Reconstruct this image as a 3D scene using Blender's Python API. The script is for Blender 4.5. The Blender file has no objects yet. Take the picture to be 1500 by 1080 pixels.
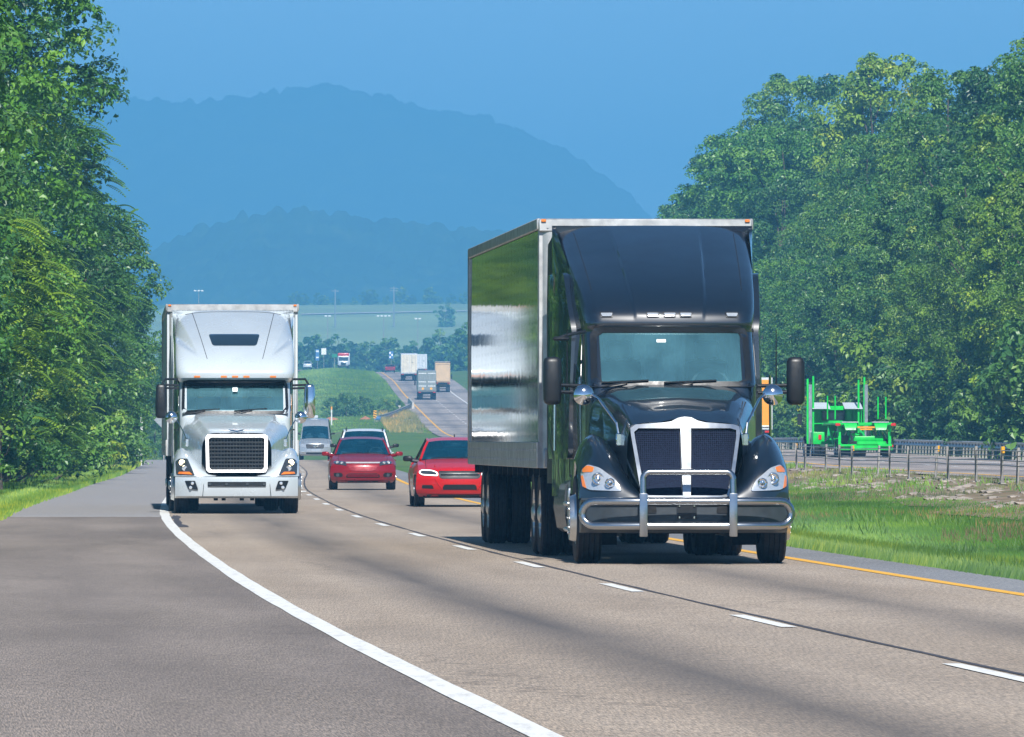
import bpy, bmesh, math, random
import numpy as np
from math import sin, cos, pi, sqrt, radians, atan2, hypot
from mathutils import Vector, Matrix

random.seed(7)
RNG = np.random.default_rng(7)
scene = bpy.context.scene
COL = scene.collection

# ------------------------------------------------------------------ helpers
class MB:
    """collects vertices and faces for one mesh"""
    def __init__(s):
        s.v = []; s.f = []
    def add(s, verts, faces):
        n = len(s.v)
        s.v += [(float(p[0]), float(p[1]), float(p[2])) for p in verts]
        s.f += [tuple(i + n for i in f) for f in faces]
        return s
    def merge(s, o, M=None):
        vs = o.v if M is None else [tuple(M @ Vector(p)) for p in o.v]
        return s.add(vs, o.f)
    def box(s, c, sz, bev=0.0, seg=1, M=None):
        bm = bmesh.new()
        bmesh.ops.create_cube(bm, size=1.0)
        for v in bm.verts:
            v.co = Vector((v.co.x * sz[0], v.co.y * sz[1], v.co.z * sz[2]))
        if bev > 0:
            bev = min(bev, min(sz) * 0.45)
            bmesh.ops.bevel(bm, geom=bm.edges[:], offset=bev, segments=seg, affect='EDGES', profile=0.6)
        bm.verts.index_update()
        vs = []
        for v in bm.verts:
            p = v.co.copy()
            if M is not None: p = M @ p
            vs.append((p.x + c[0], p.y + c[1], p.z + c[2]))
        fs = [[v.index for v in f.verts] for f in bm.faces]
        bm.free()
        return s.add(vs, fs)
    def grid(s, fn, us, vs, skip=None):
        nu, nv = len(us), len(vs)
        P = [fn(u, v) for v in vs for u in us]
        F = []
        for j in range(nv - 1):
            for i in range(nu - 1):
                if skip and skip(0.5 * (us[i] + us[i + 1]), 0.5 * (vs[j] + vs[j + 1])): continue
                F.append((j * nu + i, j * nu + i + 1, (j + 1) * nu + i + 1, (j + 1) * nu + i))
        return s.add(P, F)
    def loft(s, rows, close=False, caps=False):
        n = len(rows[0]); P = [p for r in rows for p in r]; F = []
        m = n if close else n - 1
        for j in range(len(rows) - 1):
            for i in range(m):
                k = (i + 1) % n
                F.append((j * n + i, j * n + k, (j + 1) * n + k, (j + 1) * n + i))
        if caps:
            F.append(tuple(range(n - 1, -1, -1))); F.append(tuple((len(rows) - 1) * n + i for i in range(n)))
        return s.add(P, F)
    def tube(s, pts, r, n=8, closed=False, caps=True):
        pts = [Vector(p) for p in pts]; N = len(pts)
        rr = r if isinstance(r, (list, tuple)) else [r] * N
        rows = []; up = None
        for i in range(N):
            if closed: t = (pts[(i + 1) % N] - pts[i - 1])
            else: t = pts[min(i + 1, N - 1)] - pts[max(i - 1, 0)]
            t.normalize()
            if up is None:
                a = Vector((0, 0, 1)) if abs(t.z) < 0.9 else Vector((0, 1, 0))
                up = (a - t * a.dot(t)).normalized()
            else:
                up = (up - t * up.dot(t)).normalized()
            b = t.cross(up)
            rows.append([pts[i] + up * (rr[i] * cos(2 * pi * k / n)) + b * (rr[i] * sin(2 * pi * k / n)) for k in range(n)])
        if closed: rows.append(rows[0])
        return s.loft(rows, close=True, caps=caps and not closed)
    def lathe(s, prof, c, n=28, axis='x'):
        """prof: (radius, offset along axis)"""
        rows = []
        for k in range(n + 1):
            a = 2 * pi * k / n
            row = []
            for r, o in prof:
                if axis == 'x': row.append((c[0] + o, c[1] + r * cos(a), c[2] + r * sin(a)))
                elif axis == 'y': row.append((c[0] + r * cos(a), c[1] + o, c[2] + r * sin(a)))
                else: row.append((c[0] + r * cos(a), c[1] + r * sin(a), c[2] + o))
            rows.append(row)
        return s.loft(rows)
    def ball(s, c, r, nu=14, nv=8, sq=(1, 1, 1)):
        rows = []
        for j in range(nv + 1):
            th = pi * j / nv
            rows.append([(c[0] + sq[0] * r * sin(th) * cos(2 * pi * i / nu), c[1] + sq[1] * r * sin(th) * sin(2 * pi * i / nu), c[2] + sq[2] * r * cos(th)) for i in range(nu + 1)])
        return s.loft(rows)
    def prism(s, poly, fa, fb):
        """poly 2-D points, fa / fb map (a, b) to the two faces"""
        n = len(poly)
        s.add([fa(*p) for p in poly] + [fb(*p) for p in poly],
              [tuple(range(n)), tuple(range(2 * n - 1, n - 1, -1))] + [(i, (i + 1) % n, n + (i + 1) % n, n + i) for i in range(n)])
        return s
    def patch(s, poly, fn, off=0.008, rim=0.02, rings=4):
        """curved plate: poly in surface coordinates, fn(a, b, out) -> point"""
        poly = resample(poly)
        n = len(poly)
        ca = sum(p[0] for p in poly) / n; cb = sum(p[1] for p in poly) / n
        rows = [[fn(a, b, off - rim) for a, b in poly]]
        for k in range(rings):
            t = 1 - k / rings
            rows.append([fn(ca + (a - ca) * t, cb + (b - cb) * t, off) for a, b in poly])
        s.loft(rows, close=True)
        base = len(s.v); s.v.append(tuple(fn(ca, cb, off)))
        st = base - n
        for i in range(n): s.f.append((st + i, st + (i + 1) % n, base))
        return s
    def ring(s, outer, inner, fn, off=0.012, rim=0.02):
        n = 48
        o = resample(outer, n); q = resample(inner, n)
        rows = [[fn(a, b, off - rim) for a, b in o], [fn(a, b, off) for a, b in o], [fn(a, b, off) for a, b in q], [fn(a, b, off - rim) for a, b in q]]
        return s.loft(rows, close=True)

def resample(poly, n=None):
    """closed polygon to n points by length (keeps corners when n is None)"""
    out = []
    if n is None:
        m = len(poly)
        if m > 28: return list(poly)
        tot = sum(hypot(poly[(i + 1) % m][0] - poly[i][0], poly[(i + 1) % m][1] - poly[i][1]) for i in range(m))
        for i in range(m):
            a, b = poly[i], poly[(i + 1) % m]
            k = max(1, int(round(hypot(b[0] - a[0], b[1] - a[1]) / tot * 28)))
            for j in range(k): out.append((a[0] + (b[0] - a[0]) * j / k, a[1] + (b[1] - a[1]) * j / k))
        return out
    P = np.array(list(poly) + [poly[0]]); L = np.concatenate([[0], np.cumsum(np.hypot(*np.diff(P, axis=0).T))])
    t = np.linspace(0, L[-1], n, endpoint=False)
    return list(zip(np.interp(t, L, P[:, 0]), np.interp(t, L, P[:, 1])))

def rrect(x0, z0, x1, z1, r, n=4):
    out = []
    for cx, cz, a0 in ((x1 - r, z0 + r, -90), (x1 - r, z1 - r, 0), (x0 + r, z1 - r, 90), (x0 + r, z0 + r, 180)):
        for k in range(n + 1):
            a = radians(a0 + 90 * k / n); out.append((cx + r * cos(a), cz + r * sin(a)))
    return out

def rpoly(poly, r, n=3):
    """round the corners of a polygon"""
    out = []; m = len(poly)
    for i in range(m):
        p = Vector(poly[i]); a = Vector(poly[i - 1]) - p; b = Vector(poly[(i + 1) % m]) - p
        k = min(r, a.length * 0.45, b.length * 0.45)
        p0 = p + a.normalized() * k; p1 = p + b.normalized() * k
        for j in range(n + 1):
            t = j / n
            q = p0 * (1 - t) ** 2 + p * 2 * t * (1 - t) + p1 * t ** 2
            out.append((q.x, q.y))
    return out

def obj(name, mb, mat, parent=None, ang=38, label=None):
    me = bpy.data.meshes.new(name)
    me.from_pydata(mb.v, [], mb.f)
    me.update()
    me.materials.append(mat)
    if ang is not None:
        me.polygons.foreach_set('use_smooth', [True] * len(me.polygons))
        me.set_sharp_from_angle(angle=radians(ang))
    o = bpy.data.objects.new(name, me)
    COL.objects.link(o)
    if parent is not None: o.parent = parent
    if label: o['label'] = label
    return o

def thing(name, label, cat, loc=(0, 0, 0), rz=0.0, group=None, scale=None):
    o = bpy.data.objects.new(name, None)
    o.empty_display_size = 0.3
    COL.objects.link(o)
    o.location = loc; o.rotation_euler = (0, 0, rz)
    if scale: o.scale = scale
    o['label'] = label; o['category'] = cat
    if group: o['group'] = group
    return o

def tag(o, label, cat, group=None, kind=None):
    o['label'] = label; o['category'] = cat
    if group: o['group'] = group
    if kind: o['kind'] = kind
    return o

def struct(o, kind='structure'):
    o['kind'] = kind
    return o

def copy_tree(o, parent=None):
    c = o.copy(); COL.objects.link(c)
    if parent is not None: c.parent = parent
    for ch in o.children: copy_tree(ch, c)
    return c

# value noise in numpy
def vnoise(x, y, seed=0):
    x = np.asarray(x, float); y = np.asarray(y, float)
    xi = np.floor(x).astype(np.int64); yi = np.floor(y).astype(np.int64)
    fx = x - xi; fy = y - yi
    fx = fx * fx * (3 - 2 * fx); fy = fy * fy * (3 - 2 * fy)
    def h(a, b):
        n = (a * 374761393 + b * 668265263 + seed * 1442695041) & 0xffffffff
        n = ((n ^ (n >> 13)) * 1274126177) & 0xffffffff
        n = n ^ (n >> 16)
        return (n & 0xffff) / 65535.0
    return (h(xi, yi) * (1 - fx) + h(xi + 1, yi) * fx) * (1 - fy) + (h(xi, yi + 1) * (1 - fx) + h(xi + 1, yi + 1) * fx) * fy
def fbm(x, y, seed=0, o=4):
    s = 0; a = 0.5
    for k in range(o):
        s = s + a * vnoise(np.asarray(x) * 2 ** k, np.asarray(y) * 2 ** k, seed + k); a *= 0.5
    return s

# ------------------------------------------------------------------ materials
def newmat(name):
    m = bpy.data.materials.new(name); m.use_nodes = True
    nt = m.node_tree
    return m, nt, nt.nodes['Principled BSDF']
def N(nt, t, **kw):
    n = nt.nodes.new(t)
    for k, v in kw.items():
        if k == 'op': n.operation = v
        else: n.inputs[k].default_value = v
    return n
def ramp(nt, fac, stops):
    r = nt.nodes.new('ShaderNodeValToRGB')
    while len(r.color_ramp.elements) < len(stops): r.color_ramp.elements.new(0.5)
    for e, (p, c) in zip(r.color_ramp.elements, stops):
        e.position = p; e.color = (*c, 1) if len(c) == 3 else c
    nt.links.new(fac, r.inputs[0])
    return r.outputs[0]
def mixc(nt, fac, a, b, mode='MIX'):
    m = nt.nodes.new('ShaderNodeMix'); m.data_type = 'RGBA'; m.blend_type = mode
    for sock, v in ((m.inputs[0], fac), (m.inputs[6], a), (m.inputs[7], b)):
        if hasattr(v, 'is_linked'): nt.links.new(v, sock)
        else: sock.default_value = v if not isinstance(v, tuple) else ((*v, 1) if len(v) == 3 else v)
    return m.outputs[2]
def noise(nt, vec, scale, detail=3, rough=0.55):
    n = nt.nodes.new('ShaderNodeTexNoise'); n.inputs['Scale'].default_value = scale
    n.inputs['Detail'].default_value = detail; n.inputs['Roughness'].default_value = rough
    if vec is not None: nt.links.new(vec, n.inputs['Vector'])
    return n.outputs['Fac']
def mapping(nt, vec, scale=(1, 1, 1), loc=(0, 0, 0)):
    m = nt.nodes.new('ShaderNodeMapping'); m.inputs['Scale'].default_value = scale; m.inputs['Location'].default_value = loc
    nt.links.new(vec, m.inputs['Vector']); return m.outputs[0]
def coord(nt, which='Object'):
    return nt.nodes.new('ShaderNodeTexCoord').outputs[which]
def math_(nt, op, a, b=None, clamp=False):
    m = nt.nodes.new('ShaderNodeMath'); m.operation = op; m.use_clamp = clamp
    for i, v in enumerate((a, b)):
        if v is None: continue
        if hasattr(v, 'is_linked'): nt.links.new(v, m.inputs[i])
        else: m.inputs[i].default_value = v
    return m.outputs[0]
def bump(nt, bsdf, h, strength=0.3, dist=0.02):
    b = nt.nodes.new('ShaderNodeBump'); b.inputs['Strength'].default_value = strength; b.inputs['Distance'].default_value = dist
    nt.links.new(h, b.inputs['Height']); nt.links.new(b.outputs[0], bsdf.inputs['Normal'])

def simple(name, col, rough=0.5, metal=0.0, coat=0.0, var=0.06, vs=6.0, spec=0.5, emit=None, es=0.0, coat_rough=0.04, dirt=0.0):
    """plain material with a little procedural variation in colour and roughness"""
    m, nt, b = newmat(name)
    co = coord(nt)
    f = noise(nt, co, vs, 4)
    d = tuple(max(0, c * (1 - var * 2)) for c in col); l = tuple(min(1, c * (1 + var * 2)) for c in col)
    c = ramp(nt, f, [(0.3, d), (0.7, l)])
    if dirt > 0:
        z = nt.nodes.new('ShaderNodeSeparateXYZ'); nt.links.new(co, z.inputs[0])
        fz = math_(nt, 'MULTIPLY', math_(nt, 'SUBTRACT', 1.0, math_(nt, 'MULTIPLY', z.outputs[2], 0.8), True), noise(nt, co, 3.1, 5), True)
        c = mixc(nt, math_(nt, 'MULTIPLY', fz, dirt), c, (0.17, 0.14, 0.11))
    nt.links.new(c, b.inputs['Base Color'])
    r = ramp(nt, noise(nt, co, vs * 2.7, 3), [(0.3, (rough * 0.85,) * 3), (0.75, (min(1, rough * 1.2),) * 3)])
    nt.links.new(r, b.inputs['Roughness'])
    b.inputs['Metallic'].default_value = metal
    b.inputs['Coat Weight'].default_value = coat
    b.inputs['Coat Roughness'].default_value = coat_rough
    b.inputs['Specular IOR Level'].default_value = spec
    if emit:
        b.inputs['Emission Color'].default_value = (*emit, 1); b.inputs['Emission Strength'].default_value = es
    return m

def glassmat(name, tint=(0.55, 0.72, 0.76), ior=1.5, boost=0.04, refl=(1, 1, 1), veil=0.0, veil_col=(.26, .66, .78)):
    """clear pane: tinted see-through, coated reflection, a thin film painting in windshield glare"""
    m, nt, b = newmat(name)
    out = nt.nodes['Material Output']
    tr = nt.nodes.new('ShaderNodeBsdfTransparent'); tr.inputs[0].default_value = (*tint, 1)
    gl = nt.nodes.new('ShaderNodeBsdfGlossy'); gl.inputs['Roughness'].default_value = 0.02; gl.inputs['Color'].default_value = (*refl, 1)
    fr = nt.nodes.new('ShaderNodeFresnel'); fr.inputs[0].default_value = ior
    n = noise(nt, coord(nt), 1.5, 2)
    bp = nt.nodes.new('ShaderNodeBump'); bp.inputs['Strength'].default_value = 0.02; bp.inputs['Distance'].default_value = 0.02
    nt.links.new(n, bp.inputs['Height']); nt.links.new(bp.outputs[0], gl.inputs['Normal'])
    f = math_(nt, 'ADD', fr.outputs[0], boost, True)
    df = nt.nodes.new('ShaderNodeBsdfDiffuse'); df.inputs[0].default_value = (*veil_col, 1)
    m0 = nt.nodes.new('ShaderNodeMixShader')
    nt.links.new(math_(nt, 'MULTIPLY', ramp(nt, noise(nt, coord(nt), 2.2, 4), [(.3, (.7,) * 3), (.7, (1.2,) * 3)]), veil, True), m0.inputs[0])
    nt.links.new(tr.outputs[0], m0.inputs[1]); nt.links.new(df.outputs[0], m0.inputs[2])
    mx = nt.nodes.new('ShaderNodeMixShader')
    nt.links.new(f, mx.inputs[0]); nt.links.new(m0.outputs[0], mx.inputs[1]); nt.links.new(gl.outputs[0], mx.inputs[2])
    nt.links.new(mx.outputs[0], out.inputs['Surface'])
    return m

def leafmat(name, hue=(1, 1, 1), gloss=0.42):
    m, nt, b = newmat(name)
    out = nt.nodes['Material Output']
    at = nt.nodes.new('ShaderNodeAttribute'); at.attribute_name = 'tint'
    sep = nt.nodes.new('ShaderNodeSeparateColor'); nt.links.new(at.outputs['Color'], sep.inputs[0])
    oi = nt.nodes.new('ShaderNodeObjectInfo')
    ra = math_(nt, 'ADD', math_(nt, 'MULTIPLY', sep.outputs[0], 0.72), math_(nt, 'MULTIPLY', math_(nt, 'SUBTRACT', oi.outputs['Random'], .08), 0.42), True)
    c = ramp(nt, ra, [(0.0, (0.022 * hue[0], 0.072 * hue[1], 0.034 * hue[2])), (0.45, (0.048 * hue[0], 0.150 * hue[1], 0.044 * hue[2])),
                      (0.8, (0.105 * hue[0], 0.240 * hue[1], 0.050 * hue[2])), (1.0, (0.22 * hue[0], 0.34 * hue[1], 0.06 * hue[2]))])
    nt.links.new(c, b.inputs['Base Color'])
    b.inputs['Roughness'].default_value = gloss
    b.inputs['Specular IOR Level'].default_value = 0.5
    tl = nt.nodes.new('ShaderNodeBsdfTranslucent')
    nt.links.new(mixc(nt, 0.45, c, (0.10, 0.22, 0.02)), tl.inputs[0])
    mx = nt.nodes.new('ShaderNodeMixShader'); mx.inputs[0].default_value = 0.28
    nt.links.new(b.outputs[0], mx.inputs[1]); nt.links.new(tl.outputs[0], mx.inputs[2])
    nt.links.new(mx.outputs[0], out.inputs['Surface'])
    return m

M = {}
M['black_paint'] = simple('black_paint', (0.0045, 0.010, 0.019), 0.36, 0.0, 1.0, 0.02, .5, coat_rough=0.03)
M['white_paint'] = simple('white_paint', (0.52, 0.59, 0.645), 0.26, 0.12, 1.0, 0.03, 1, dirt=0.3)
M['black_paint'].node_tree.nodes['Principled BSDF'].inputs['Coat IOR'].default_value = 1.75
M['bright_white'] = simple('bright_white_paint', (0.74, 0.77, 0.79), .3, 0, .8, .02, 1)
M['white_panel'] = simple('white_panel', (0.52, 0.57, 0.61), 0.45, 0.0, 0.2, 0.04, 1.2, dirt=0.2)
M['chrome'] = simple('chrome', (0.78, 0.80, 0.82), 0.10, 1.0, 0, 0.02)
M['brushed'] = simple('brushed_steel', (0.44, 0.46, 0.48), 0.22, 1.0, 0, 0.02, 1.5)
M['alu'] = simple('aluminium', (0.62, 0.64, 0.65), 0.33, 1.0, 0, 0.06, 5)
M['alu_trim'] = simple('weathered_aluminium', (0.50, 0.51, 0.51), 0.5, 0.7, 0, 0.10, 5)
M['rubber'] = simple('rubber', (0.010, 0.011, 0.014), 0.75, 0, 0, 0.15, 9)
M['black_plastic'] = simple('black_plastic', (0.009, 0.011, 0.014), 0.42, 0, 0.0, 0.1, 8)
M['grey_plastic'] = simple('grey_plastic', (0.032, 0.040, 0.048), 0.45, 0, 0.2, 0.08, 8)
M['dark_under'] = simple('dark_underside', (0.008, 0.009, 0.011), 0.85, 0, 0, 0.1)
M['red_metallic'] = simple('red_metallic', (0.24, 0.003, 0.010), 0.32, 0.2, 0.55, 0.03, 4)
M['red_orange'] = simple('red_solid', (0.46, 0.005, 0.006), 0.32, 0.0, 0.55, 0.03, 4)
M['silver_paint'] = simple('silver_paint', (0.42, 0.46, 0.50), 0.30, 0.5, 0.8, 0.03, 4)
M['green_steel'] = simple('green_steel', (0.004, 0.50, 0.055), 0.40, 0.0, 0.3, 0.10, 3)
M['orange_paint'] = simple('orange_paint', (0.75, 0.30, 0.015), 0.5, 0, 0.2, 0.05, 2)
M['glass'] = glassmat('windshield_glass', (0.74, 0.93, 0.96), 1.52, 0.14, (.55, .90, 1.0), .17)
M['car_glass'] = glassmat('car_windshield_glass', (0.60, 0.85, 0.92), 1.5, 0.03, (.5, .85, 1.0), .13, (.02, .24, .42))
M['bright_trim'] = simple('bright_trim', (.80, .80, .80), .38, .6, 0, .02)
M['glass_dark'] = simple('dark_glass', (0.012, 0.022, 0.028), 0.05, 0, 1.0, 0.02, 1.0, spec=0.8)
M['lens'] = simple('clear_lens', (0.62, 0.66, 0.70), 0.10, 0.55, 1.0, 0.05, 30)
M['lens_dark'] = simple('smoked_lens', (0.05, 0.06, 0.07), 0.10, 0.3, 1.0, 0.05, 20)
M['amber'] = simple('amber_lens', (0.75, 0.20, 0.02), 0.2, 0, 0.8, 0.05, 20)
M['red_lens'] = simple('red_lens', (0.55, 0.02, 0.02), 0.2, 0, 0.8, 0.05, 20)
M['lamp_on'] = simple('lit_lamp', (0.9, 0.85, 0.7), 0.2, 0, 0, 0.02, 8, emit=(1.0, 0.80, 0.48), es=5.0)
M['drl'] = simple('lit_running_lamp', (0.9, 0.9, 0.9), 0.3, 0, 0, 0.02, 8, emit=(0.95, 1.0, 1.0), es=0.8)
M['fabric'] = simple('cab_curtain', (0.72, 0.80, 0.82), 0.85, 0, 0, 0.06, 8)
M['interior'] = simple('cab_interior', (0.05, 0.07, 0.08), 0.8, 0, 0, 0.1, 5)
M['seat'] = simple('seat_cloth', (0.035, 0.05, 0.065), 0.85, 0, 0, 0.1, 12)
M['dash'] = simple('dashboard_plastic', (0.38, 0.50, 0.52), 0.7, 0, 0, 0.1, 6)
M['white_sticker'] = simple('white_sticker', (0.75, 0.8, 0.8), 0.5, 0, 0, 0.02)
M['galv'] = simple('galvanised_steel', (0.36, 0.40, 0.43), 0.45, 0.6, 0, 0.12, 2)
M['post'] = simple('weathered_post', (0.30, 0.29, 0.27), 0.7, 0.2, 0, 0.15, 5)
M['yellow'] = simple('yellow_reflector', (0.80, 0.40, 0.02), 0.5, 0, 0, 0.05)
M['wood'] = simple('utility_pole_wood', (0.16, 0.13, 0.10), 0.85, 0, 0, 0.2, 2)
M['white_post'] = simple('white_post_paint', (0.60, 0.62, 0.60), 0.6, 0, 0, 0.1, 5)
M['sign_blue'] = simple('blue_sign_sheeting', (0.05, 0.16, 0.36), 0.5, 0, 0, 0.05)
M['sign_green'] = simple('green_sign_sheeting', (0.01, 0.20, 0.09), 0.5, 0, 0, 0.05)
M['sign_back'] = simple('sign_back_aluminium', (0.30, 0.33, 0.35), 0.5, 0.4, 0, 0.08)
M['tan_paint'] = simple('tan_paint', (0.56, 0.40, 0.24), 0.6, 0, 0.1, 0.06, 1)
M['grey_panel'] = simple('grey_door_panel', (0.22, 0.25, 0.25), 0.5, 0.2, 0.1, 0.08, 1)
M['cream_panel'] = simple('cream_door_panel', (0.62, 0.58, 0.48), 0.55, 0, 0.1, 0.08, 1.2)
M['concrete'] = simple('concrete', (0.42, 0.40, 0.37), 0.85, 0, 0, 0.12, 1.5)
M['bark'] = simple('bark', (0.085, 0.07, 0.055), 0.9, 0, 0, 0.25, 6)
M['leaf'] = leafmat('leaf_green', (1.5, 1.30, .78))
M['leaf_bright'] = leafmat('leaf_fresh_green', (1.6, 1.5, .75))
M['leaf_cool'] = leafmat('leaf_bluish_green', (1.25, 1.15, .95))
M['leaf_warm'] = leafmat('leaf_yellow_green', (2.6, 1.75, 0.6))
M['verge_blade'] = leafmat('verge_blade', (1.25, 1.0, .7), .6)
M['leaf_blade'] = leafmat('grass_blade', (1.9, 1.45, 0.8), 0.6)

def polished_side():
    """riveted bright aluminium trailer sheet: faint panel waviness and rivet rows"""
    m, nt, b = newmat('riveted_bright_sheet')
    co = coord(nt)
    b.inputs['Metallic'].default_value = 0.78
    c = ramp(nt, noise(nt, mapping(nt, co, (1, 3.0, 0.35)), 2.0, 5), [(0.3, (0.62, 0.64, 0.65)), (0.72, (0.80, 0.81, 0.82))])
    sep = nt.nodes.new('ShaderNodeSeparateXYZ'); nt.links.new(co, sep.inputs[0])
    def cell(s, per):
        f = math_(nt, 'FRACT', math_(nt, 'MULTIPLY', s, 1.0 / per))
        return math_(nt, 'ABSOLUTE', math_(nt, 'SUBTRACT', f, 0.5))
    ry = cell(sep.outputs[1], 0.80); rz = cell(sep.outputs[2], 0.14)
    dot = math_(nt, 'MULTIPLY', math_(nt, 'LESS_THAN', ry, 0.20), math_(nt, 'LESS_THAN', rz, 0.14))
    seam = math_(nt, 'LESS_THAN', cell(sep.outputs[1], 1.22), 0.035)
    c = mixc(nt, math_(nt, 'MULTIPLY', math_(nt, 'MAXIMUM', dot, seam), 0.85), c, (0.05, 0.06, 0.06))
    nt.links.new(c, b.inputs['Base Color'])
    r = ramp(nt, noise(nt, co, 3, 3), [(0.3, (0.03,) * 3), (0.75, (0.055,) * 3)])
    nt.links.new(r, b.inputs['Roughness'])
    # each sheet leans a hair differently and ripples between its posts, so reflections break up in upright strips
    ge = nt.nodes.new('ShaderNodeNewGeometry')
    rip = math_(nt, 'MULTIPLY', math_(nt, 'SUBTRACT', noise(nt, mapping(nt, co, (0, 2.6, .02)), 1.0, 5, .8), .5), .050)
    rip2 = math_(nt, 'MULTIPLY', math_(nt, 'SUBTRACT', noise(nt, mapping(nt, co, (0, 1.1, .9)), 1.3, 3, .6), .5), .012)
    cb = nt.nodes.new('ShaderNodeCombineXYZ'); nt.links.new(math_(nt, 'ADD', rip, rip2), cb.inputs[2]); cb.inputs[1].default_value = 0
    va = nt.nodes.new('ShaderNodeVectorMath'); va.operation = 'ADD'
    nt.links.new(ge.outputs['Normal'], va.inputs[0]); nt.links.new(cb.outputs[0], va.inputs[1])
    vn = nt.nodes.new('ShaderNodeVectorMath'); vn.operation = 'NORMALIZE'; nt.links.new(va.outputs[0], vn.inputs[0])
    nt.links.new(vn.outputs[0], b.inputs['Normal'])
    return m
M['polished_side'] = polished_side()

def mesh_grille():
    m, nt, b = newmat('perforated_grille')
    co = coord(nt)
    v = nt.nodes.new('ShaderNodeTexVoronoi'); v.inputs['Scale'].default_value = 42; v.inputs['Randomness'].default_value = 0.15
    mp = mapping(nt, co, (1, 0.05, 1)); nt.links.new(mp, v.inputs['Vector'])
    c = ramp(nt, v.outputs['Distance'], [(0.25, (0.001, 0.002, 0.006)), (0.50, (0.014, 0.020, 0.042))])
    nt.links.new(c, b.inputs['Base Color']); b.inputs['Roughness'].default_value = 0.8; b.inputs['Specular IOR Level'].default_value = 0.08
    bump(nt, b, v.outputs['Distance'], 0.5, 0.01)
    return m
M['mesh_grille'] = mesh_grille()
# ------------------------------------------------------------------ road alignment (metres; y runs away from the camera)
def table(pairs, smooth=30):
    P = np.array(pairs, float)
    xs = np.arange(-420, 11600, 2.0)
    ys = np.interp(xs, P[:, 0], P[:, 1])
    # linear extrapolation before the first knot keeps the near road straight
    k = int(smooth / 2)
    ker = np.hanning(2 * k + 1); ker /= ker.sum()
    pad = np.concatenate([ys[0] - (ys[1] - ys[0]) * np.arange(k, 0, -1), ys, ys[-1] + (ys[-1] - ys[-2]) * np.arange(1, k + 1)])
    ys = np.convolve(pad, ker, mode='valid')
    return lambda d: np.interp(d, xs, ys)

XW = table([(-420, 34.0), (0, 3.05), (41, .165), (53, -.66), (70, -1.79), (102, -3.62), (142, -5.72), (176, -7.22), (240, -9.5), (300, -11.0), (345, -11.95),
            (390, -13.1), (450, -14.9), (520, -17.2), (650, -22.5), (800, -29.5), (900, -34.0), (1000, -37), (1200, -42), (1400, -46), (1600, -48),
            (1750, -46.5), (1850, -44), (2000, -39.5), (2300, -33), (11600, -33)], 40)      # white edge line of the near carriageway
XR = table([(-420, 35), (0, 22.5), (150, 18.0), (200, 16.8), (250, 15.8), (300, 15.1), (380, 14.3), (480, 11.7), (560, 9.2), (700, 3.9), (900, -3.5),
            (1190, -10.6), (1400, -15.8), (1550, -19.8), (1700, -24), (1900, -26), (2300, -18), (11600, -18)], 60)   # middle of the far carriageway
ZL = table([(-420, 0), (400, 0), (460, .08), (540, .2), (600, -.7), (650, -1.1), (800, -.9), (900, .2), (1000, 2.2), (1100, 4.4), (1200, 6.4), (1400, 10.8),
            (1550, 13.5), (1650, 14.7), (1750, 15.6), (1850, 16.3), (2000, 17), (2300, 18), (11600, 18)], 50)
ZR = table([(-420, .5), (300, .48), (370, .58), (480, .8), (560, .8), (650, .3), (750, .4), (900, 2.0), (1000, 3.6), (1100, 5.3), (1190, 6.87), (1260, 8.1),
            (1400, 11), (1550, 13.4), (1600, 14.0), (1700, 14.5), (1800, 14.6), (2300, 17), (11600, 17)], 40)
ZM = table([(-420, .1), (400, .1), (540, .2), (600, -.6), (650, -.9), (700, -.6), (800, .6), (900, 2.2), (1000, 3.6), (1100, 5.2), (1190, 6.9), (1300, 9.3),
            (1400, 11.4), (1550, 14.0), (1600, 14.5), (1700, 15.3), (1850, 16.0), (2300, 18), (11600, 18)], 40)
ZB = table([(-420, 1), (500, 1), (900, 4), (1300, 12), (1700, 16), (2300, 17), (2600, 22), (3000, 39), (3500, 56), (3800, 62), (4500, 62), (11600, 60)], 120)
SH = table([(-420, 3.0), (161, 3.0), (228, 2.8), (300, 3.3), (345, 3.8), (383, 4.3), (430, 4.6), (500, 5), (600, 5), (800, 3), (11600, 3)], 20)   # outer shoulder width

def sstep(a, b, x):
    t = np.clip((x - a) / (b - a), 0, 1); return t * t * (3 - 2 * t)

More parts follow.
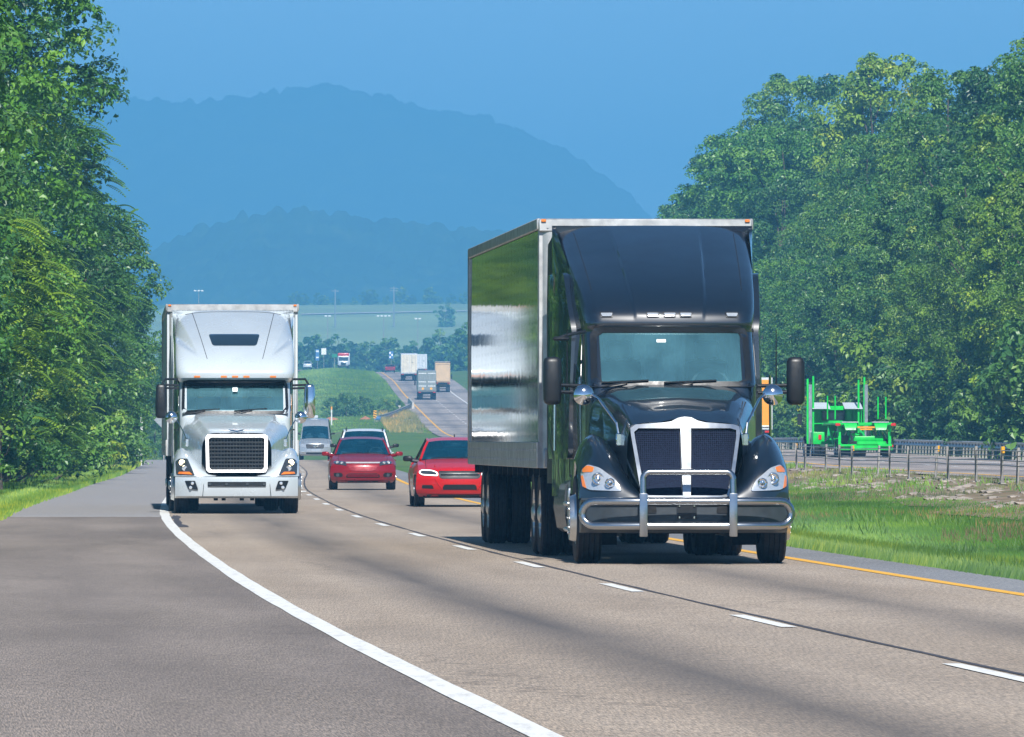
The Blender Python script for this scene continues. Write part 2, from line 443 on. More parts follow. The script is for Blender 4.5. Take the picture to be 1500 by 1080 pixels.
def ground_z(X, d):
    X = np.asarray(X, float); d = np.asarray(d, float)
    xw = XW(d); xr = XR(d); zl = ZL(d); zr = ZR(d); zm = ZM(d); zb = ZB(d)
    l0 = xw - SH(d); l1 = xw + 7.95; r0 = xr - 4.9; r1 = xr + 6.4
    n = fbm(X / 9.0, d / 14.0, 3, 3) - .45
    # median
    mid = 0.5 * (l1 + r0)
    zmed = np.where(X < mid, zl + (zm - zl) * sstep(0, 1, (X - l1) / np.maximum(mid - l1, .5)), zr + (zm - zr) * sstep(0, 1, (r0 - X) / np.maximum(r0 - mid, .5)))
    zmed = zmed + n * 0.25 * sstep(0.3, 3, np.minimum(X - l1, r0 - X))
    far = sstep(900, 1500, d)
    left = zl + np.clip(l0 - X, 0, 60) * (0.02 + 0.0 * far) + n * .3 * sstep(.5, 5, l0 - X)
    left = left + (zb + (fbm(X / 160., d / 160., 9, 3) - .45) * 14 - left) * sstep(40, 220, l0 - X)
    right = zr + np.clip(X - r1 - 1, 0, 28) * 0.26 * (1 - far * .8) + n * .4 * sstep(1, 6, X - r1)
    right = right + (zb + 2 + (fbm(X / 160., d / 160., 9, 3) - .45) * 14 - right) * sstep(60, 260, X - r1)
    z = np.where(X < l1, np.where(X < l0, left, zl), np.where(X < r0, zmed, np.where(X <= r1, zr, right)))
    beyond = sstep(2050, 2400, d)
    z = z * (1 - beyond) + (zb + (fbm(X / 300., d / 300., 19, 3) - .45) * 6) * beyond
    sunk = np.where((X > l0 + .15) & (X < l1 - .15) | (X > r0 + .15) & (X < r1 - .15), .15 * (1 - beyond), 0.03)
    return z - sunk

def gz(x, d): return float(ground_z(np.array([x]), np.array([d]))[0])

# ------------------------------------------------------------------ ground sheet
def uvcol(nt):
    return nt.nodes.new('ShaderNodeUVMap').outputs[0]

def ground_mat():
    m, nt, b = newmat('grassy_ground')
    co = coord(nt)
    f1 = noise(nt, mapping(nt, co, (1, .5, 1)), 0.09, 5, .6)
    f2 = noise(nt, mapping(nt, co, (1, .3, 1)), 1.3, 5, .65)
    g = ramp(nt, f1, [(0.3, (0.070, 0.150, 0.028)), (0.5, (0.105, 0.195, 0.038)), (0.72, (0.16, 0.21, 0.06))])
    g = mixc(nt, math_(nt, 'MULTIPLY', f2, .8), g, (0.05, 0.095, 0.02))
    fb = noise(nt, co, 0.035, 6, .62)
    br = ramp(nt, fb, [(0.60, (0, 0, 0)), (0.70, (1, 1, 1))])
    g = mixc(nt, math_(nt, 'MULTIPLY', br, .55), g, (0.17, 0.13, 0.075))
    nt.links.new(g, b.inputs['Base Color']); b.inputs['Roughness'].default_value = .95; b.inputs['Specular IOR Level'].default_value = .15
    bump(nt, b, f2, .6, .1)
    return m
M['ground'] = ground_mat()

dr = np.concatenate([np.arange(-400, 30, 20), np.arange(30, 420, 3.0), np.arange(420, 1000, 6.0), np.arange(1000, 2400, 14.0), np.geomspace(2400, 11200, 70)])
cc = np.concatenate([-np.geomspace(6000, 60, 34), np.arange(-58, 64, 1.0), np.geomspace(64, 6000, 34)])
def build_ground():
    D, C = np.meshgrid(dr, cc, indexing='ij')
    X = C + XW(D)
    Z = ground_z(X, D)
    V = np.stack([X, D, Z], -1).reshape(-1, 3)
    nr, nc = D.shape
    i = np.arange(nr - 1)[:, None] * nc + np.arange(nc - 1)[None, :]
    F = np.stack([i, i + 1, i + nc + 1, i + nc], -1).reshape(-1, 4)
    return raw_mesh('ground', V, F, M['ground'], smooth=True)

def raw_mesh(name, V, F, mat, smooth=False, tint=None, parent=None):
    me = bpy.data.meshes.new(name)
    me.vertices.add(len(V)); me.vertices.foreach_set('co', np.ascontiguousarray(V, dtype=np.float32).ravel())
    k = F.shape[1]
    me.loops.add(F.size); me.loops.foreach_set('vertex_index', np.ascontiguousarray(F, dtype=np.int32).ravel())
    me.polygons.add(len(F)); me.polygons.foreach_set('loop_start', np.arange(0, F.size, k, dtype=np.int32))
    me.polygons.foreach_set('use_smooth', np.full(len(F), smooth))
    me.update(calc_edges=True)
    if tint is not None:
        a = me.attributes.new('tint', 'FLOAT_COLOR', 'POINT')
        c = np.ones((len(V), 4), np.float32); c[:, 0] = tint
        a.data.foreach_set('color', c.ravel())
    me.materials.append(mat)
    o = bpy.data.objects.new(name, me); COL.objects.link(o)
    if parent is not None: o.parent = parent
    return o
struct(build_ground())

# ------------------------------------------------------------------ road surfaces
def asphalt(name, c0, c1, streaks=(), dark=(.06, .06, .065), patch=0.3, grain=1.0, newer=None):
    m, nt, b = newmat(name)
    uv = uvcol(nt)
    sep = nt.nodes.new('ShaderNodeSeparateXYZ'); nt.links.new(uv, sep.inputs[0])
    u, v = sep.outputs[0], sep.outputs[1]
    g1 = noise(nt, mapping(nt, uv, (1, .03, 1)), 105, 2, .9)      # stone grain drawn out along the lane by wear
    g2 = noise(nt, mapping(nt, uv, (1, .07, 1)), 11, 3, .7)
    big = noise(nt, mapping(nt, uv, (1, .12, 1)), .55, 5, .6)
    c = mixc(nt, ramp(nt, big, [(.3, (0,) * 3), (.75, (1,) * 3)]), c0, c1)
    sp = ramp(nt, g1, [(.34, (.42,) * 3), (.5, (1,) * 3), (.64, (1.75, 1.62, 1.5))])
    c = mixc(nt, grain, c, sp, 'MULTIPLY')
    sp2 = ramp(nt, g2, [(.3, (.92,) * 3), (.7, (1.07,) * 3)])
    c = mixc(nt, 1.0, c, sp2, 'MULTIPLY')
    # cross bands: old patches and joints
    bands = noise(nt, mapping(nt, uv, (.02, .03, 1)), 1.0, 3, .7)
    c = mixc(nt, math_(nt, 'MULTIPLY', ramp(nt, bands, [(.50, (0,) * 3), (.56, (1,) * 3)]), patch), c, dark)
    vc = nt.nodes.new('ShaderNodeTexVoronoi'); vc.feature = 'DISTANCE_TO_EDGE'; vc.inputs['Scale'].default_value = .42
    wv = nt.nodes.new('ShaderNodeVectorMath'); wv.operation = 'ADD'
    nt.links.new(mapping(nt, uv, (1, .22, 1)), wv.inputs[0])
    nz = nt.nodes.new('ShaderNodeTexNoise'); nz.inputs['Scale'].default_value = 1.6; nz.inputs['Detail'].default_value = 5
    nt.links.new(uv, nz.inputs['Vector']); nt.links.new(nz.outputs['Color'], wv.inputs[1])
    nt.links.new(wv.outputs[0], vc.inputs['Vector'])
    ck = math_(nt, 'MULTIPLY', math_(nt, 'LESS_THAN', vc.outputs['Distance'], .012), ramp(nt, noise(nt, mapping(nt, uv, (.3, .03, 1)), 1.0, 2), [(.50, (0,) * 3), (.60, (.32,) * 3)]))
    c = mixc(nt, ck, c, (.05, .045, .045))
    for t, w, s in streaks:     # oil line down the middle of each lane
        a = math_(nt, 'ABSOLUTE', math_(nt, 'SUBTRACT', u, t))
        f = math_(nt, 'SUBTRACT', 1.0, math_(nt, 'DIVIDE', a, w), True)
        f = math_(nt, 'MULTIPLY', math_(nt, 'MULTIPLY', f, s), ramp(nt, noise(nt, mapping(nt, uv, (.7, .035, 1)), 1.3, 4), [(.25, (.35,) * 3), (.62, (1,) * 3)]))
        c = mixc(nt, f, c, dark)
    if newer:                   # the older, paler surface starts past the joint
        d0, col, amt = newer
        st = math_(nt, 'ADD', v, math_(nt, 'MULTIPLY', math_(nt, 'SUBTRACT', g2, .5), 1.5))
        c = mixc(nt, math_(nt, 'MULTIPLY', math_(nt, 'GREATER_THAN', st, d0), amt), c, mixc(nt, .8, col, sp, 'MULTIPLY'))
        jt = math_(nt, 'LESS_THAN', math_(nt, 'ABSOLUTE', math_(nt, 'SUBTRACT', st, d0 + .6)), .9)
        c = mixc(nt, math_(nt, 'MULTIPLY', math_(nt, 'MULTIPLY', jt, .6), big), c, (.42, .42, .42))
    nt.links.new(c, b.inputs['Base Color'])
    b.inputs['Roughness'].default_value = .88; b.inputs['Specular IOR Level'].default_value = .25
    bump(nt, b, g1, .25, .01)
    return m
M['lane'] = asphalt('worn_tan_asphalt', (.285, .238, .192), (.385, .33, .275), ((1.75, .85, .88), (5.3, .9, .66), (.55, .5, .12), (2.95, .5, .12)), (.075, .072, .075), .10, .9)
M['shoulder'] = asphalt('dark_shoulder_asphalt', (.165, .145, .130), (.265, .232, .208), ((-.25, .55, .25), (-1.7, .6, .18)), (.085, .075, .078), .14, .9, (158.0, (.27, .27, .28), .85))
M['inner'] = asphalt('grey_inner_shoulder', (.19, .20, .215), (.24, .25, .265), (), (.12, .12, .13), .2, .7)
M['far_lane'] = asphalt('grey_asphalt', (.28, .25, .24), (.37, .33, .31), ((-1.8, 1.1, .4), (1.8, 1.1, .4)), (.085, .085, .095), .5, .6)
def paint(name, col, chips=.35):
    m, nt, b = newmat(name)
    co = coord(nt)
    w = noise(nt, mapping(nt, co, (1, .12, 1)), 9, 5, .7)
    c = mixc(nt, ramp(nt, w, [(.50, (0,) * 3), (.68, (chips,) * 3)]), col, tuple(x * .45 for x in col))
    nt.links.new(c, b.inputs['Base Color']); b.inputs['Roughness'].default_value = .6
    return m
M['mark_white'] = paint('white_road_paint', (.74, .74, .71), .42)
M['mark_yellow'] = paint('yellow_road_paint', (.80, .42, .03), .25)
M['tar'] = simple('tar_seam', (.055, .05, .055), .7, 0, 0, .2, 3)

def ribbon(name, XF, ZF, t0, t1, d0, d1, lift, mat, nu=2, wob=None, crown=0):
    ds = [d0]
    while ds[-1] < d1:
        ds.append(min(d1, ds[-1] + (1.5 if ds[-1] < 420 else 5.0)))
    ds = np.array(ds)
    a = t0(ds) if callable(t0) else np.full(len(ds), t0); e = t1(ds) if callable(t1) else np.full(len(ds), t1)
    if wob is not None:
        w = (fbm(ds / wob[1], ds * 0, wob[2], 3) - .45) * wob[0]; w2 = (fbm(ds / wob[1], ds * 0 + 7, wob[2] + 5, 3) - .45) * wob[0]
        a = a + w; e = e + w2
    us = np.linspace(0, 1, nu)
    T = a[:, None] + (e - a)[:, None] * us[None, :]
    X = XF(ds)[:, None] + T
    Z = np.repeat((ZF(ds) + lift)[:, None], nu, 1)
    Dm = np.repeat(ds[:, None], nu, 1)
    V = np.stack([X, Dm, Z], -1).reshape(-1, 3)
    n = len(ds)
    i = np.arange(n - 1)[:, None] * nu + np.arange(nu - 1)[None, :]
    F = np.stack([i, i + 1, i + nu + 1, i + nu], -1).reshape(-1, 4)
    o = raw_mesh(name, V, F, mat)
    uvl = o.data.uv_layers.new(name='UVMap')
    UV = np.stack([T, Dm], -1).reshape(-1, 2)[F.ravel()]
    uvl.data.foreach_set('uv', np.ascontiguousarray(UV, dtype=np.float32).ravel())
    return struct(o)

ribbon('road', XW, ZL, 0.0, 7.02, -380, 2300, 0.0, M['lane'], 4)
ribbon('road_shoulder', XW, ZL, lambda d: -SH(d), 0.0, -380, 1200, 0.0, M['shoulder'], 4, None)
ribbon('road_inner_shoulder', XW, ZL, 7.02, 7.95, -380, 1200, 0.0, M['inner'], 2)
ribbon('opposite_road', XR, ZR, -3.85, 3.85, -200, 2050, 0.0, M['far_lane'], 4)
ribbon('opposite_road_inner_shoulder', XR, ZR, -4.9, -3.85, -200, 2050, 0.0, M['far_lane'], 2)
ribbon('opposite_road_shoulder', XR, ZR, 3.85, 6.4, -200, 2050, 0.0, M['far_lane'], 2)
# painted lines
ribbon('white_edge_line', XW, ZL, -.09, .085, -100, 1100, .005, M['mark_white'], 2, (.03, 3, 4))
ribbon('yellow_edge_line', XW, ZL, 6.90, 7.06, -100, 1100, .005, M['mark_yellow'], 2, (.02, 4, 9))
ribbon('tar_seam_line', XW, ZL, 3.66, 3.71, -60, 520, .004, M['tar'], 2, (.05, 2.5, 21))
ribbon('opposite_yellow_line', XR, ZR, -3.78, -3.55, 100, 1900, .006, M['mark_yellow'], 2)
ribbon('opposite_white_line', XR, ZR, 3.55, 3.75, 100, 1900, .006, M['mark_white'], 2)
def dashes(name, XF, ZF, t, first, step, length, last, w, mat):
    V = []; F = []; d = first; k = 0
    while d < last:
        ds = np.linspace(d, d + length, 4)
        for q in ds:
            b = len(V)
            V += [(float(XF(q)) + t - w / 2, q, float(ZF(q)) + .006), (float(XF(q)) + t + w / 2, q, float(ZF(q)) + .006)]
        n = len(V) - 8
        for j in range(3): F.append((n + 2 * j, n + 2 * j + 1, n + 2 * j + 3, n + 2 * j + 2))
        d += step
    return struct(raw_mesh(name, np.array(V), np.array(F), mat))
dashes('lane_dashes', XW, ZL, 3.54, 50.0, 15.1, 4.5, 520, .125, M['mark_white'])
dashes('opposite_lane_dashes', XR, ZR, 0, 110, 15.1, 4.5, 1800, .16, M['mark_white'])

# dark marks left by older line work along the edge line
ribbon('old_sealant_line', XW, ZL, .10, .24, 139, 160, .0045, M['tar'], 2, (.2, 4, 41))

# ------------------------------------------------------------------ hills
def hill_mat(name, a, b_, c_):
    m, nt, b = newmat(name)
    co = coord(nt)
    f = noise(nt, co, .03, 6, .65); g = noise(nt, co, .11, 4, .6)
    c = ramp(nt, f, [(.3, a), (.55, b_), (.75, c_)])
    c = mixc(nt, math_(nt, 'MULTIPLY', g, .6), c, a)
    nt.links.new(c, b.inputs['Base Color']); b.inputs['Roughness'].default_value = 1; b.inputs['Specular IOR Level'].default_value = .1
    return m
M['hill'] = hill_mat('wooded_hill', (.006, .020, .010), (.030, .075, .024), (.10, .14, .05))  # palest ramp stop paints sunlit patches into the canopy colour

FPX = 12500.0
def worley(x, y, size, seed):
    """rounded tree crowns of uneven height packed over a slope"""
    y = y * .55
    xi = np.floor(x / size).astype(int); yi = np.floor(y / size).astype(int)
    best = np.zeros_like(x)
    def h(a, b, k):
        n = (a * 374761393 + b * 668265263 + (seed + k) * 1442695041) & 0xffffffff
        n = ((n ^ (n >> 13)) * 1274126177) & 0xffffffff
        return ((n ^ (n >> 16)) & 0xffff) / 65535.0
    for dx in (-1, 0, 1):
        for dy in (-1, 0, 1):
            a = xi + dx; b = yi + dy
            cx = (a + .1 + .8 * h(a, b, 1)) * size; cy = (b + .1 + .8 * h(a, b, 2)) * size
            r = size * (.55 + .35 * h(a, b, 3)); hh = size * (.45 + .65 * h(a, b, 4) ** 2)
            q = np.clip(1 - ((x - cx) ** 2 + (y - cy) ** 2) / r ** 2, 0, 1)
            best = np.maximum(best, hh * np.sqrt(q))
    return best
def ridge(name, dist, prof, depth, step, lump, seed):
    """a wooded ridge: crest heights along x (metres) at its own distance, falling away before and behind"""
    P = np.array(prof, float)
    x = np.arange(P[0, 0], P[-1, 0], step)
    k = max(1, int(70 / step))
    H = np.interp(x, P[:, 0], P[:, 1]); ker = np.hanning(2 * k + 1); ker /= ker.sum()
    H = np.convolve(np.pad(H, k, mode='edge'), ker, mode='valid')
    y = np.linspace(-1, 1, 120)
    Xg, Yg = np.meshgrid(x, y, indexing='ij')
    yy = np.where(Yg < 0, Yg * depth, Yg * depth * .7)
    sh = np.clip(1 - np.abs(Yg), 0, 1) ** 1.15
    Hg = np.repeat(H[:, None], len(y), 1)
    gul = (fbm(Xg / 260, yy / 420, seed + 3, 4) - .45) * .55 * sh * (1 - sh) * 4
    z = 40 + (Hg - 40) * np.clip(sh + gul * .35, 0, 1.1)
    z = z + worley(Xg, yy, lump, seed) * np.minimum(1, sh * 8) + (fbm(Xg / 90, yy / 90, seed + 8, 3) - .45) * lump * 1.5 * np.minimum(1, sh * 8)
    z = z - lump * .6 + ((vnoise(Xg / 2.6, yy / 5, seed + 31) - .5) * 2.6 + (vnoise(Xg / 5.5, yy / 9, seed + 37) - .5) * 3.0) * np.minimum(1, sh * 8)
    V = np.stack([Xg, yy + dist, z], -1).reshape(-1, 3)
    nx, ny = Xg.shape
    i = np.arange(nx - 1)[:, None] * ny + np.arange(ny - 1)[None, :]
    F = np.stack([i, i + ny, i + ny + 1, i + 1], -1).reshape(-1, 4)
    return struct(raw_mesh(name, V, F, M['hill'], smooth=True))

ridge('hills', 5200, [(-900, 60), (-420, 70), (-270, 92), (-208, 122), (-178, 134), (-145, 142), (-112, 143), (-98, 142), (-80, 136), (-66, 133), (-52, 128), (-20, 129), (0, 124), (50, 123), (110, 118), (200, 110), (400, 100), (900, 95)], 700, 1.7, 8, 11)
ridge('mountain', 8600, [(-2600, 250), (-1200, 310), (-600, 345), (-380, 348), (-340, 344), (-290, 348), (-255, 355), (-220, 358), (-178, 360), (-130, 352), (-90, 342), (-34, 332), (0, 322), (35, 306), (70, 288), (100, 268), (128, 242), (160, 210), (210, 170), (300, 140), (700, 110), (2600, 90)], 1500, 3.4, 9, 5)

# ------------------------------------------------------------------ sky, sun, haze, camera
SUN = Vector((0.07, -0.74, 0.67)).normalized()
EL = math.asin(SUN.z); AZ = atan2(SUN.x, SUN.y)
w = bpy.data.worlds.new('World'); scene.world = w; w.use_nodes = True
nt = w.node_tree; bg = nt.nodes['Background']
sky = nt.nodes.new('ShaderNodeTexSky'); sky.sky_type = 'NISHITA'; sky.sun_disc = False
sky.sun_elevation = EL; sky.sun_rotation = AZ % (2 * pi); sky.air_density = 0.5; sky.dust_density = 0.1; sky.ozone_density = 2.0; sky.altitude = 800
nt.links.new(sky.outputs[0], bg.inputs['Color']); bg.inputs['Strength'].default_value = 0.085
sl = bpy.data.lights.new('sun', 'SUN'); sl.energy = 5.0; sl.angle = radians(.6); sl.color = (1.0, .965, .91)
so = bpy.data.objects.new('sun', sl); COL.objects.link(so)
so.rotation_euler = (-SUN).to_track_quat('-Z', 'Y').to_euler()

hm = bpy.data.materials.new('haze_air'); hm.use_nodes = True
hn = hm.node_tree; hn.nodes.clear()
ho = hn.nodes.new('ShaderNodeOutputMaterial'); pv = hn.nodes.new('ShaderNodeVolumePrincipled')
pv.inputs['Color'].default_value = (0.145, 0.465, 0.87, 1); pv.inputs['Density'].default_value = 0.00032; pv.inputs['Anisotropy'].default_value = 0.0
hn.links.new(pv.outputs[0], ho.inputs['Volume'])
hb = MB().box((0, 5300, 190), (13000, 12600, 400))
h = obj('haze', hb, hm, ang=None); h['kind'] = 'stuff'
h.location = (0, 0, -2)

cam = bpy.data.cameras.new('camera'); cam.sensor_width = 36; cam.lens = 36 * FPX / 1500; cam.clip_start = 1; cam.clip_end = 20000
cob = bpy.data.objects.new('camera', cam); COL.objects.link(cob)
cob.location = (0, 0, 1.44); cob.rotation_euler = (radians(90) + math.atan(103 / FPX), 0, 0)
scene.camera = cob
vs = scene.view_settings; vs.view_transform = 'Standard'; vs.look = 'None'; vs.gamma = 1; vs.exposure = 0.70
scene.render.film_transparent = False
cy = scene.cycles
cy.max_bounces = 7; cy.diffuse_bounces = 2; cy.glossy_bounces = 4; cy.transmission_bounces = 4; cy.transparent_max_bounces = 10; cy.volume_bounces = 1
cy.use_denoising = True
try: cy.denoiser = 'OPENIMAGEDENOISE'
except Exception: pass
cy.use_adaptive_sampling = False
cy.caustics_reflective = False; cy.caustics_refractive = False
cy.sample_clamp_indirect = 6
# ------------------------------------------------------------------ vegetation
def leaf_quads(C, Nrm, L, W, rng):
    """leaf quads at C facing Nrm, folded out of random in-plane directions"""
    n = len(C)
    r = rng.normal(size=(n, 3))
    t = np.cross(Nrm, r); t /= np.linalg.norm(t, axis=1, keepdims=True) + 1e-9
    b = np.cross(Nrm, t)
    L = L[:, None]; W = W[:, None]
    droop = np.zeros((n, 3)); droop[:, 2] = -0.22
    p0 = C - t * L * .5; p2 = C + t * L * .5 + droop * L
    p1 = C + b * W * .5 + Nrm * W * .10; p3 = C - b * W * .5 + Nrm * W * .10
    V = np.stack([p0, p1, p2, p3], 1).reshape(-1, 3)
    F = np.arange(4 * n).reshape(n, 4)
    return V, F

def norm(a): return a / (np.linalg.norm(a, axis=-1, keepdims=True) + 1e-9)

def crown_arrays(seed, H, R, zb, nclump, per, leaf, prof=((0, .55), (.25, .95), (.5, 1), (.75, .72), (1, .2)), frond=0.0, clump=(.20, .36), inner=.25):
    rng = np.random.default_rng(seed)
    P = np.array(prof)
    h = rng.beta(1.25, 1.15, nclump)
    env = np.interp(h, P[:, 0], P[:, 1]) * R
    az = rng.uniform(0, 2 * pi, nclump)
    lob = 1 + .13 * np.sin(3 * az + seed) + .10 * np.sin(5 * az + 2.1 * seed + h * 4)
    rad = env * lob * np.sqrt(rng.uniform(inner, 1.0, nclump))
    rc = R * rng.uniform(clump[0], clump[1], nclump) * (1 - .35 * h)
    cen = np.stack([rad * np.cos(az), rad * np.sin(az), zb + h * (H - zb - rc * .6)], 1)
    ctint = np.clip(rng.normal(.46, .22, nclump), .03, .97)
    n = nclump * per
    k = np.repeat(np.arange(nclump), per)
    d = norm(rng.normal(size=(n, 3)) + np.array([0, 0, .35]))
    rr = rng.uniform(.55, 1.08, n) ** .7
    sub = norm(rng.normal(size=(nclump, 7, 3)) + np.array([0, 0, .3]))       # twigs inside a clump
    pick = sub[k, rng.integers(0, 7, n)]
    d = norm(d * .62 + pick * .8 + np.array([0, 0, .22]))
    C = cen[k] + d * rc[k][:, None] * rr[:, None] * np.array([1, 1, .72])
    Nrm = norm(d * .75 + np.array([0, 0, .45]) + rng.normal(size=(n, 3)) * .40)
    L = leaf * rng.uniform(.6, 1.35, n); W = L * rng.uniform(.5, .75, n)
    V, F = leaf_quads(C, Nrm, L, W, rng)
    t = np.clip(ctint[k] + rng.normal(0, .065, n), 0, 1)
    T = np.repeat(t, 4)
    if frond > 0:      # long drooping feather leaves
        nf = int(nclump * 9 * frond)
        kk = rng.integers(0, nclump, nf)
        dd = norm(rng.normal(size=(nf, 3)) * np.array([1, 1, .5]) + np.array([0, 0, .25]))
        base = cen[kk] + dd * rc[kk][:, None] * .8
        out = norm(dd * np.array([1, 1, .3]))
        ln = rng.uniform(.7, 1.25, nf)
        nl = 11
        s = np.linspace(.12, 1, nl)
        mid = base[:, None, :] + out[:, None, :] * (ln[:, None] * s)[:, :, None]
        mid[:, :, 2] -= (ln[:, None] * (s ** 2) * .45)
        side = norm(np.cross(out, np.array([0, 0, 1.0])))
        Vs = []
        for sg in (-1, 1):
            w = .26 * np.sin(pi * np.clip(s * .9 + .1, 0, 1)) + .05
            tip = mid + side[:, None, :] * (sg * w)[None, :, None] + out[:, None, :] * .07 + np.array([0, 0, -.07])
            q = np.stack([mid, mid + out[:, None, :] * .05, tip, mid - out[:, None, :] * .05 + (tip - mid) * .5], 2)
            Vs.append(q.reshape(-1, 3))
        V2 = np.concatenate(Vs); F2 = np.arange(len(V2)).reshape(-1, 4) + len(V)
        V = np.concatenate([V, V2]); F = np.concatenate([F, F2])
        tt = np.clip(rng.normal(.52, .12, nf), 0, 1)
        T = np.concatenate([T, np.tile(np.repeat(tt, nl * 4), 2)])
    return V, F, T, cen

def trunk_mb(H, zb, r, cen, seed, lean=0.3, limbs=9):
    rnd = random.Random(seed)
    mb = MB()
    pts = []
    a = rnd.uniform(0, 6.28)
    for i in range(9):
        t = i / 8
        pts.append((lean * t * t * cos(a) * 2 + rnd.uniform(-.06, .06) * i, lean * t * t * sin(a) * 2 + rnd.uniform(-.06, .06) * i, t * H * .9))
    mb.tube(pts, [r * (1.25 if i == 0 else 1) * (1 - .85 * i / 8) for i in range(9)], 9)
    idx = list(range(len(cen))); rnd.shuffle(idx)
    for q in idx[:limbs]:
        c = cen[q]
        z0 = max(zb * .7, min(H * .75, c[2] - hypot(c[0], c[1]) * .7))
        k = min(7, int(z0 / (H * .9) * 8)); p0 = Vector(pts[k]); p1 = Vector(c)
        m = p0.lerp(p1, .5) + Vector((0, 0, -.3))
        mb.tube([p0, m, p1], [r * .38, r * .24, r * .08], 6)
    return mb

PROTO = {}
def proto(key, seed, H, R, zb, nclump, per, leaf, mat='leaf', r=None, **kw):
    PROTO[key] = dict(seed=seed, H=H, R=R, zb=zb, nclump=nclump, per=per, leaf=leaf, mat=mat, r=r or R * .05, kw=kw, crown=None)

def tree(key, x, y, z, s=1.0, rz=0.0, name='broadleaf_tree', label='', cat='tree', group=None, sz=None, mat=None):
    p = PROTO[key]
    o = thing(name, label, cat, (x, y, z), rz, group, (s, s, sz or s))
    if p['crown'] is None:
        V, F, T, cen = crown_arrays(p['seed'], p['H'], p['R'], p['zb'], p['nclump'], p['per'], p['leaf'], **p['kw'])
        c = raw_mesh('crown', V, F, M[p['mat']], tint=T, parent=o)
        p['crown'] = c
        p['trunk'] = obj('trunk', trunk_mb(p['H'], max(p['zb'], .3), p['r'], cen, p['seed']), M['bark'], o, 60)
    else:
        for q in ('crown', 'trunk'):
            c = p[q].copy(); COL.objects.link(c); c.parent = o
            if q == 'crown' and mat:
                c.material_slots[0].link = 'OBJECT'; c.material_slots[0].material = M[mat]
    if p['crown'].parent is o and mat:
        c = p['crown']; c.material_slots[0].link = 'OBJECT'; c.material_slots[0].material = M[mat]
    return o

full = ((0, .66), (.18, .95), (.45, 1), (.72, .88), (.9, .62), (1, .25))
proto('oak', 3, 20, 6.2, 1.0, 640, 170, .165, prof=full, clump=(.10, .19), inner=.42)
proto('oak2', 8, 20, 6.2, 1.2, 640, 170, .165, prof=full, clump=(.10, .19), inner=.42, mat='leaf_cool')
proto('ailanthus', 14, 17, 5.6, .8, 460, 140, .165, prof=full, frond=.8, clump=(.10, .19), inner=.42)
proto('maple', 21, 14, 5.2, .6, 480, 160, .17, prof=full, clump=(.10, .20), inner=.42)
proto('sapling', 33, 7.6, 2.0, 1.6, 44, 90, .16, mat='leaf_warm', r=.08, prof=((0, .6), (.4, 1), (.8, .6), (1, .15)), frond=.5)
proto('bush', 40, 4.0, 2.4, .0, 46, 110, .17, r=.07, prof=((0, .9), (.4, 1), (.8, .7), (1, .3)))
for i, (hh, rr) in enumerate(((23, 5.6), (21, 5.2), (24, 6.2), (20, 4.8), (22, 5.0))):
    proto('forest%d' % i, 50 + i, hh, rr, hh * .12, 170, 190, .255, mat=('leaf', 'leaf_cool', 'leaf', 'leaf', 'leaf_cool')[i],
          prof=((0, .6), (.3, .95), (.55, 1), (.78, .78), (.92, .5), (1, .22)), clump=(.17, .34), inner=.35)
proto('shrub', 60, 4.2, 2.7, 0, 34, 90, .28, r=.08, prof=((0, .95), (.4, 1), (.8, .7), (1, .3)))
proto('shrub2', 61, 6.5, 3.0, .2, 44, 90, .30, r=.09, prof=((0, .85), (.4, 1), (.8, .7), (1, .3)), mat='leaf_cool')
for i in range(3):
    proto('distant%d' % i, 70 + i, 11, 4.2, .5, 46, 60, .75, mat=('leaf', 'leaf_cool', 'leaf')[i], prof=full, clump=(.26, .42))

def lx(t, d): return float(XW(d)) - float(SH(d)) - t
# left-hand trees, each its own
LT = [('oak', 244, 6.6, 1.05, 0.3, 'tall dark leafy tree overhanging the outer shoulder at the left edge'),
      ('oak2', 292, 7.0, 1.08, 2.1, 'tall bluish green tree filling the upper left corner, its top cut off by the frame'),
      ('ailanthus', 352, 4.9, .98, 1.2, 'tree with long drooping feathery leaves behind the two tallest trees on the left'),
      ('oak', 330, 9.5, 1.0, 4.0, 'tall tree whose pointed top stands highest against the sky on the left'),
      ('maple', 408, 4.4, 1.02, .7, 'rounded dense tree leaning out above the left shoulder beside the pale truck'),
      ('maple', 452, 3.2, .83, 3.3, 'lower dark tree touching the outline of the pale truck trailer on the left'),
      ('ailanthus', 268, 2.6, .52, 5.0, 'half-height feathery tree in front of the tall dark tree at left')]
for key, d, t, s, rz, lab in LT:
    x = lx(t, d); tree(key, x, d, gz(x, d) - .1, s, rz, 'broadleaf_tree', lab, mat=('leaf' if key == 'ailanthus' else 'leaf_bright' if key == 'oak' else None))
x = lx(1.9, 232); tree('sapling', x, 232, gz(x, 232), 1.0, .4, 'sapling', 'bright yellow-green sapling at the far left edge in front of darker trees')
for i, (d, t, s) in enumerate(((222, 3.3, .8), (240, 3.2, 1.1), (262, 2.9, .9), (284, 2.6, 1.15), (306, 2.8, 1.0), (330, 2.4, 1.2), (352, 2.3, .95), (378, 2.0, 1.1), (402, 1.6, 1.0), (430, 1.4, .9))):
    x = lx(t, d); tree('bush', x, d, gz(x, d) - .1, s, i * 1.7, 'bush', 'leafy green bush along the foot of the tall trees beside the left shoulder', 'bush', 'bushes along the foot of the left trees', sz=s * (.8 + .25 * ((i * 7) % 4) / 3), mat=('leaf', 'leaf_cool', 'leaf')[i % 3])
